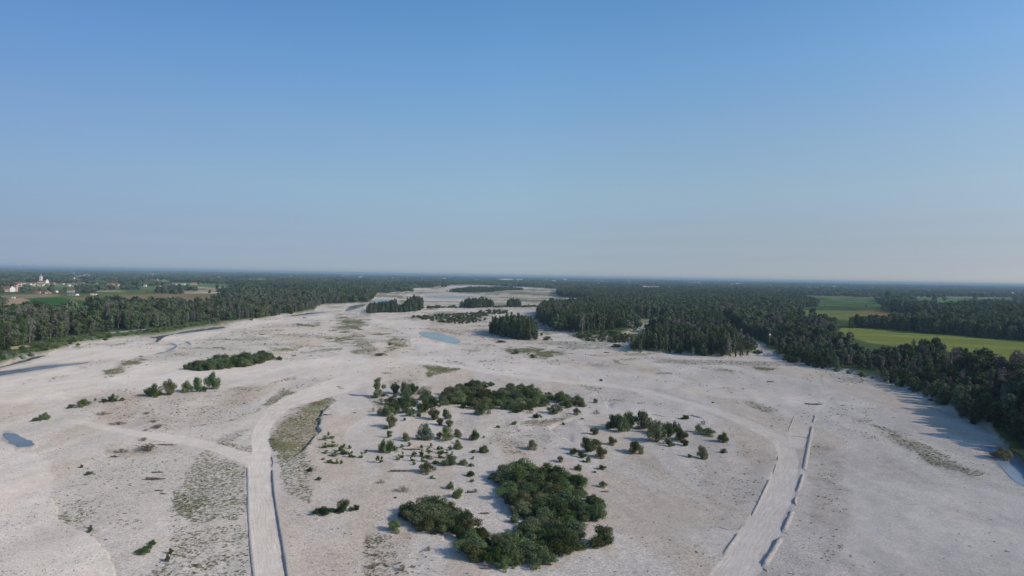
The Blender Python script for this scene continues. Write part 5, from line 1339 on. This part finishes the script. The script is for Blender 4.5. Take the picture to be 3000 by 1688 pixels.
for a in (('5', 1300, 645, 160, 'long thick drift log on the left gravel', 4, .30), ('5', 1318, 587, 95, 'thinner drift log above the long thick one', 3, .18), ('5', 1330, 738, 70, 'short drift log below the long thick one'), ('5', 1370, 765, 55, 'shortest drift log below the others'),
          ('5', 960, 456, 66, 'drift log left on the gravel flat', 3, .22), ('5', 1400, 355, 160, 'fallen branch stretched right of the brush pile', 7, .12), ('B', 1362, 268, 50, 'dark root stump beside dry brush', 9, .30), ('B', 1470, 428, 72, 'knot of driftwood between the lower thickets', 9, .16),
          ('B', 1482, 842, 48, 'dark stump below the south-west thicket', 8, .28), ('B', 640, 742, 60, 'driftwood on the lower left gravel'), ('B', 930, 832, 40, 'small driftwood near the bottom edge'), ('B', 795, 310, 24, 'upright short snag by the dry brown brush', 5, .18),
          ('B', 1960, 815, 40, 'flat driftwood below the southern thicket'), ('B', 2375, 262, 60, 'driftwood right of the southern thicket'), ('6', 1380, 1370, 260, 'long brown drift line left of the round olive bush', 22, .14), ('6', 470, 668, 110, 'brown driftwood beside the green channel rim', 6, .16),
          ('6', 1540, 1100, 260, 'drift line across the top of the sapling field', 16, .12), ('6', 808, 642, 40, 'small dark stump left of the loose thicket'), ('6', 615, 315, 60, 'driftwood left of the long poplar shadow', 4, .14), ('6', 640, 335, 60, 'second driftwood left of the long poplar shadow', 4, .14),
          ('4', 815, 1218, 150, 'long dark driftwood above the road stub', 10, .28), ('4', 455, 1030, 60, 'dark root plate on the right gravel', 8, .30), ('4', 1060, 1228, 30, 'small driftwood right of the long dark one'), ('4', 240, 868, 40, 'driftwood near the forest track mouth'),
          ('5', 2272, 312, 34, 'reddish stump beside the near road', 6, .24), ('1', 2250, 905, 40, 'dark stump above the long left thicket', 6, .3), ('1', 2200, 888, 110, 'driftwood line on the upper left gravel', 8, .2), ('1', 1420, 978, 40, 'dark stump on the green streak bar', 6, .3), ('2', 240, 758, 60, 'dark driftwood on the weedy left bars', 7, .3),
          ('3', 1300, 942, 60, 'driftwood below the dark flat bush', 7, .3), ('2', 664, 592, 40, 'dark slanting tarpaulin-like plank on the left gravel point', 5, .5)):
    debris(*a)
# ------------------------------------------------------------------ heaped gravel along the roads
def berm(fr, pts, wid, hgt, lab):
    wid *= .50; hgt *= .36
    p = q(fr + ' ' + pts); X, Y, Z = place(p[:, 0], p[:, 1]); P_ = [Vector((a, b, 0)) for a, b in zip(X, Y)]
    pts_ = []
    for a, b in zip(P_[:-1], P_[1:]):
        n = max(2, int((b - a).length / .55)); pts_ += [a.lerp(b, i / n) for i in range(n)]
    pts_.append(P_[-1]); n = len(pts_); prof = [(-1, -.25), (-.72, .25), (-.4, .72), (-.1, 1), (.25, .92), (.62, .45), (1, -.25)]
    px = np.array([a.x for a in pts_]); py = np.array([a.y for a in pts_]); gzv = gz(px, py); V = []; F = []
    for i, a in enumerate(pts_):
        d = (pts_[min(i + 1, n - 1)] - pts_[max(i - 1, 0)]).normalized(); s = Vector((d.y, -d.x, 0)); e = min(1, min(i, n - 1 - i) / 3 + .05)
        for j, (c, h) in enumerate(prof):
            w_ = wid * (1 + .35 * (vnoise(a.x * 1.1, a.y * 1.1, j) - .5)); hh = hgt * (.7 + .6 * vnoise(a.x * .7, a.y * .7, 9)) * e + .16 * (vnoise(a.x * 3, a.y * 3, j + 20) - .5)
            q_ = a + s * (c * w_ * .5 * (.5 + .5 * e)); V.append((q_.x, q_.y, gzv[i] + h * hh))
        if i:
            for j in range(6): k = (i - 1) * 7 + j; F.append((k, k + 1, k + 8, k + 7))
    o = link('gravel_heap', mesh_py('gravel_heap', V, F, [M['gravel_bank']], True)); tag(o, lab, 'gravel heap')
berm('5', '2450,1800 2405,1449 2365,1200 2325,960 2292,760 2277,560', 1.7, .75, 'long heaped gravel edge along the right side of the near left road')
berm('5', '2274,540 2284,500 2270,450', 1.1, .45, 'short thin gravel edge at the fork of the near left road')
berm('5', '2185,1800 2118,1449 2088,1180 2072,900 2066,540', 1.2, .45, 'heaped gravel edge along the left side of the near left road')
for pts, w, h, lab in (('820,105 822,130 806,165', 2.2, .8, 'small gravel heap at the top of the road stub'), ('798,200 780,290 755,420 728,560', 3.0, .9, 'long gravel heap right of the road bend'), ('728,562 772,578', 1.5, .6, 'short cross heap at the end of the bend heap'),
        ('722,595 700,670 672,748', 2.2, .8, 'second gravel heap down the right road'), ('664,788 652,830 664,862', 1.8, .8, 'short hooked gravel heap on the right road'), ('632,900 600,980 556,1080', 2.6, .95, 'gravel heap right of the lower road'), ('556,1082 600,1105', 1.5, .6, 'short cross heap of the lower road'),
        ('535,1128 470,1240 388,1375', 3.0, 1.1, 'large bottom gravel heap right of the lower road'), ('388,1378 430,1420', 1.6, .7, 'hooked tail of the large bottom gravel heap'),
        ('445,640 400,730 345,850 292,950', 1.8, .7, 'gravel heap left of the lower road'), ('190,1082 130,1170 55,1270', 2.0, .8, 'bottom gravel heap left of the lower road'), ('0,1035 90,1062 190,1062 235,1020', 1.5, .45, 'gravel spill track heap left of the lower road'),
        ('510,450 512,485 440,478', 1.2, .5, 'thin gravel edge left of the road bend'), ('592,275 680,283 770,295', 1.0, .40, 'thin cross heap closing the road stub'), ('500,510 470,600', 1.3, .4, 'faint gravel edge below the thin one'), ('650,110 600,230', 1.2, .35, 'faint gravel edge on the left of the road stub'), ('330,480 370,498 410,495', 1.6, .6, 'white gravel mound left of the road bend')):
    berm('8', pts, w, h, lab)
berm('7', '1800,495 1900,515 1950,520', 1.8, .6, 'pale gravel mound above the big bush groups'); berm('7', '2150,500 2220,520 2290,535', 2.2, .9, 'jagged pale gravel mound beside the straight track')

# ------------------------------------------------------------------ buildings
def box(x0, x1, y0, y1, z0, z1):
    V = [(x, y, z) for z in (z0, z1) for y in (y0, y1) for x in (x0, x1)]
    return V, [(0, 2, 3, 1), (4, 5, 7, 6), (0, 1, 5, 4), (2, 6, 7, 3), (0, 4, 6, 2), (1, 3, 7, 5)]
def gable_walls(w, d, h, r):
    """box with gables on its left and right ends"""
    x, y = w / 2, d / 2
    V = [(-x, -y, -.6), (x, -y, -.6), (x, y, -.6), (-x, y, -.6), (-x, -y, h), (x, -y, h), (x, y, h), (-x, y, h), (-x, 0, h + r), (x, 0, h + r)]
    return V, [(0, 1, 5, 4), (2, 3, 7, 6), (1, 2, 6, 9, 5), (3, 0, 4, 8, 7), (4, 5, 9, 8), (6, 7, 8, 9)]
def gable_roof(w, d, h, r, o=.4, t=.25):
    x, y = w / 2 + o, d / 2 + o; dz = r * o / (d / 2); e = .04
    V = [(-x, -y, h - dz + e), (x, -y, h - dz + e), (x, 0, h + r + e), (-x, 0, h + r + e), (x, y, h - dz + e), (-x, y, h - dz + e)]
    V2 = [(a, b, c + t) for a, b, c in V]; n = 6
    return V + V2, [(6, 7, 8, 9), (9, 8, 10, 11), (1, 0, 3, 2), (2, 3, 5, 4), (0, 1, 7, 6), (1, 2, 8, 7), (2, 4, 10, 8), (4, 5, 11, 10), (5, 3, 9, 11), (3, 0, 6, 9)]
def part(nm, vf, m, par, loc=(0, 0, 0)):
    return link(nm, mesh_py(nm, vf[0], vf[1], [M[m]]), par, loc)
def windows(par, w, d, h, n, rows):
    for r in range(rows):
        for i in range(n):
            x = (i + .5) / n * w - w / 2; z = h * (r + .55) / rows - .3
            part('window', box(-.6, .6, -.05, .05, -.7, .7), 'window', par, (x, -d / 2 - .03, z))
def building(hh):
    kind, fr, x, yb, w, h, wall, roof, lab, cat = hh
    ox, oy, k = ZF[fr]; X, Y, Z = place(ox + k * x, oy + k * yb); X, Y, Z = float(X[0]), float(Y[0]), float(Z[0]); m = k * Y / FPX
    rg = random.Random(int(x * 3 + yb)); nm = {'house': 'house', 'church': 'church'}.get(cat, cat).replace(' ', '_')
    r = root(nm, X, Y, Z, rg.uniform(-.35, .35)); tag(r, lab, cat, lab[:60] + lab[-7:] if fr == 's' else None)
    if kind == 'church':
        r.rotation_euler = (0, 0, .12)
        part('nave_wall', gable_walls(240 * m, 13, 8.5, 4.2), 'wall_white', r); part('roof', gable_roof(240 * m, 13, 8.5, 4.2), 'roof_red', r)
        part('facade', gable_walls(1.2, 15, 11.5, 5.0), 'wall_white', r, (125 * m, 0, 0))
        f = part('side_aisle', box(-90 * m, 90 * m, -3, 3, -1, 4.5), 'wall_cream', r, (0, -9.5, 0)); part('aisle_roof', gable_roof(182 * m, 6.2, 4.5, 1.6), 'roof_red', f)
        t = part('bell_tower', box(-2.7, 2.7, -2.7, 2.7, -1, 23), 'wall_white', r, (-75 * m, 4, 0))
        for a in range(3): part('belfry_opening', box(-.8, .8, -.1, .1, -1.6, 1.6), 'window', t, (0, -2.75, 19 - a * 6.5)) if a == 0 else None
        part('cornice', box(-3.1, 3.1, -3.1, 3.1, 22.8, 23.6), 'wall_white', t)
        sp = ([(-2.3, -2.3, 23.6), (2.3, -2.3, 23.6), (2.3, 2.3, 23.6), (-2.3, 2.3, 23.6), (0, 0, 31.5)], [(0, 1, 4), (1, 2, 4), (2, 3, 4), (3, 0, 4), (3, 2, 1, 0)]); part('spire', sp, 'roof_grey', t)
        windows(r, 200 * m, 13, 8.5, 5, 1); return
    if kind == 'chapel':
        r.rotation_euler = (0, 0, .05)
        part('nave_wall', gable_walls(330 * m, 14, 5.0, 5.0), 'wall_white', r); part('roof', gable_roof(330 * m, 14, 5.0, 5.0), 'roof_red', r)
        part('facade', gable_walls(1.2, 15, 5.5, 5.6), 'wall_white', r, (168 * m, 0, 0)); part('gable_wall', gable_walls(1.0, 14.6, 5.3, 5.6), 'wall_white', r, (-140 * m, 0, 0))
        t = part('bell_tower', box(-2.3, 2.3, -2.3, 2.3, -1, 13.2), 'wall_pink', r, (178 * m, 9.5, 0)); part('belfry_opening', box(-.7, .7, -.1, .1, -1.2, 1.2), 'window', t, (0, -2.35, 11))
        part('spire', ([(-2.7, -2.7, 13.2), (2.7, -2.7, 13.2), (2.7, 2.7, 13.2), (-2.7, 2.7, 13.2), (0, 0, 14.8)], [(0, 1, 4), (1, 2, 4), (2, 3, 4), (3, 0, 4), (3, 2, 1, 0)]), 'roof_red', t); windows(r, 300 * m, 14, 4.5, 6, 1); return
    W_ = w * m; Hh = h * m; D_ = min(max(W_ * .55, 5), 14)
    if kind == 'tower':
        t = part('shaft', box(-W_ / 2, W_ / 2, -W_ / 2, W_ / 2, -1, Hh * .8), wall, r); part('opening', box(-W_ * .15, W_ * .15, -.1, .1, -1.3, 1.3), 'window', r, (0, -W_ / 2 - .05, Hh * .68))
        part('spire', ([(-W_ * .55, -W_ * .55, Hh * .8), (W_ * .55, -W_ * .55, Hh * .8), (W_ * .55, W_ * .55, Hh * .8), (-W_ * .55, W_ * .55, Hh * .8), (0, 0, Hh)], [(0, 1, 4), (1, 2, 4), (2, 3, 4), (3, 0, 4), (3, 2, 1, 0)]), roof, r); return
    hw = Hh * .62; hr = Hh * .38
    if W_ > 34: hw = Hh * .8; hr = Hh * .2
    if rg.random() < .35 and W_ < 16: r.rotation_euler[2] += 1.4 ; W_, D_ = max(D_, W_ * .8), W_ * .8
    part('wall', gable_walls(W_, D_, hw, hr), wall, r); rf = part('roof', gable_roof(W_, D_, hw, hr), roof, r)
    if kind == 'farm':
        g = part('cross_gable', gable_walls(W_ * .3, D_ * .9, hw * .9, hr), wall, r, (W_ * .2, -D_ * .35, 0)); g.rotation_euler = (0, 0, PI2); part('gable_roof', gable_roof(W_ * .3, D_ * .9, hw * .9, hr), roof, g)
    if W_ > 9 and Y < 3200:
        windows(r, W_, D_, hw, max(2, int(W_ / 4)), 1 if hw < 5 else 2)
        if cat == 'house': part('chimney', box(-.4, .4, -.4, .4, 0, 1.8), 'wall_brick', rf, (W_ * .25, 0, hw + hr - .5))
PI2 = math.pi / 2
for hh in HOUSES: building(hh)
def small_thing(fr, x, yb, fn):
    ox, oy, k = ZF[fr]; X, Y, Z = place(ox + k * x, oy + k * yb); fn(float(X[0]), float(Y[0]), float(Z[0]), k * float(Y[0]) / FPX)
def trailer(X, Y, Z, m):
    r = root('field_trailer', X, Y, Z, .1); tag(r, 'white box trailer parked on the brown field at the left edge', 'trailer'); L = 88 * m
    part('body', box(-L / 2, L / 2, -1.2, 1.2, .7, 2.9), 'wall_white', r); part('chassis', box(-L / 2 - .8, L / 2, -.5, .5, .45, .68), 'roof_grey', r); part('door', box(-.5, .5, -.03, .03, 0, 1.7), 'wall_grey', r, (L * .2, -1.24, .9))
    for sx in (-.25, .25):
        for sy in (-1.1, 1.1):
            V, F = tube([(0, -.15, 0), (0, .15, 0)], [.45, .45], 12); F += [tuple(range(11, -1, -1)), tuple(range(12, 24))]; part('wheel', (V, F), 'window', r, (sx * L, sy * .8, .45))
small_thing('C', 408, 886, trailer)
def mast(X, Y, Z, m):
    r = root('signal_mast', X, Y, Z); tag(r, 'thin mast with a small white panel above the trees over the forest track', 'mast')
    V, F = tube([(0, 0, -1), (0, 0, 5), (0, 0, 8.8)], [.07, .06, .05], 6); part('mast_pole', (V, F), 'wall_grey', r); part('panel', box(-.5, .5, -.35, .35, 8.2, 9.4), 'wall_white', r)
X0, Y0 = hit(2100 + .34938 * 445, 760 + .34938 * 636, 10.0); mast(float(X0), float(Y0), float(gz(X0, Y0)[0]), 1)

# ------------------------------------------------------------------ weeds and stones on the gravel (nobody could count them)
def tuft_mesh(name, n, h, r, mt, seed):
    rg = np.random.default_rng(seed); a = rg.uniform(0, 6.28, n); rr = rg.uniform(0, r, n); ln = rg.uniform(.5, 1, n) * h
    bx_ = np.cos(a) * rr; by_ = np.sin(a) * rr; lean = rg.uniform(.2, .8, n) * h
    t = np.stack([bx_ + np.cos(a) * lean, by_ + np.sin(a) * lean, ln], 1); b = rg.uniform(0, 6.28, n); w = .10 * h + .03
    p0 = np.stack([bx_ - np.cos(b) * w, by_ - np.sin(b) * w, 0 * a - .02], 1); p1 = np.stack([bx_ + np.cos(b) * w, by_ + np.sin(b) * w, 0 * a - .02], 1)
    return mesh_np(name, np.stack([p0, p1, t], 1).reshape(-1, 3), np.arange(n * 3).reshape(n, 3), [M[mt]])
def stone_mesh(name, seed):
    rg = np.random.default_rng(seed); V = []; 
    for z, r in ((-.3, .8), (.1, 1.), (.45, .65)):
        for k in range(6): a = k * 1.047 + .2 * rg.normal(); V.append((math.cos(a) * r * rg.uniform(.8, 1.2), math.sin(a) * r * rg.uniform(.6, .9), z))
    V.append((0, 0, .55)); F = []
    for j in range(2):
        for k in range(6): F.append((j * 6 + k, j * 6 + (k + 1) % 6, j * 6 + 6 + (k + 1) % 6, j * 6 + 6 + k))
    F += [(12 + k, 12 + (k + 1) % 6, 18) for k in range(6)]
    return mesh_py(name, V, F, [M['gravel_bank']])
T = [tuft_mesh('weed_piece', 26, .30, .32, 'weed', 1), tuft_mesh('weed_piece', 30, .26, .42, 'leaf_mid', 2), tuft_mesh('weed_piece', 22, .42, .26, 'leaf_brown', 3), tuft_mesh('weed_piece', 34, .26, .5, 'weed', 4)]
rg = np.random.default_rng(77); n = 260000
Yc = 1 / (rg.uniform(1 / 900., 1 / 96., n)); Xc = rg.uniform(-.95, .95, n) * Yc
L = land(Xc, Yc); vg, bn, sm = cover(Xc, Yc, L)
pr = np.clip((vg - .10) * .9, 0, .8) * (fbm(Xc / 2.2, Yc / 2.2, 66, 3) > .48) + .003 * (1 - sm) * (vg > 0.01)
k = (rg.uniform(0, 1, n) < pr) & (L['bed'] > .9)
Xc, Yc, zc = Xc[k], Yc[k], L['z'][k]; vgk = vg[k]; bnk = bn[k]
kind = np.where(rg.uniform(0, 1, len(Xc)) < .15 + .4 * bnk, 2, np.where(vgk > .6, rg.integers(0, 2, len(Xc)), rg.choice([0, 3], len(Xc))))
print('weeds', len(Xc))
scatter('weeds', np.stack([Xc, Yc, zc], 1), rg.uniform(.45, 1.1, len(Xc)) * np.clip(Yc / 300, .6, 2.2), rg.uniform(0, 6.28, len(Xc)), kind, T, 'low weeds and dry grass tufts scattered over the gravel')
n = 40000; Yc = 1 / (rg.uniform(1 / 330., 1 / 96., n)); Xc = rg.uniform(-.95, .95, n) * Yc; L = land(Xc, Yc)
cl = fbm(Xc / 12, Yc / 12, 88, 3)
k = (L['bed'] > .9) & (L['pool'] < .1) & (L['road'] < .1) & (rg.uniform(0, 1, n) < .6 * sstep(.48, .68, cl)) & (Xc < -4)
Xc, Yc, zc = Xc[k], Yc[k], L['z'][k]
scatter('stones', np.stack([Xc, Yc, zc], 1), rg.uniform(.07, .17, len(Xc)), rg.uniform(0, 6.28, len(Xc)), rg.integers(0, 3, len(Xc)), [stone_mesh('stone_piece', i) for i in range(3)], 'cobbles lying on the gravel bed')

# ------------------------------------------------------------------ haze
hm_, ht = mat('haze'); HN = NT(ht); pv = HN.n('ShaderNodeVolumePrincipled'); pv.inputs['Density'].default_value = 1.0e-4
pv.inputs['Color'].default_value = (.42, .61, .74, 1); pv.inputs['Anisotropy'].default_value = 0.0
hout = HN.n('ShaderNodeOutputMaterial'); HN.l(pv.outputs[0], hout.inputs['Volume'])
hz = link('haze', mesh_py('haze', *box(-48000, 48000, -6000, 26900, -4, 64), [hm_])); tag(hz, kind='stuff')
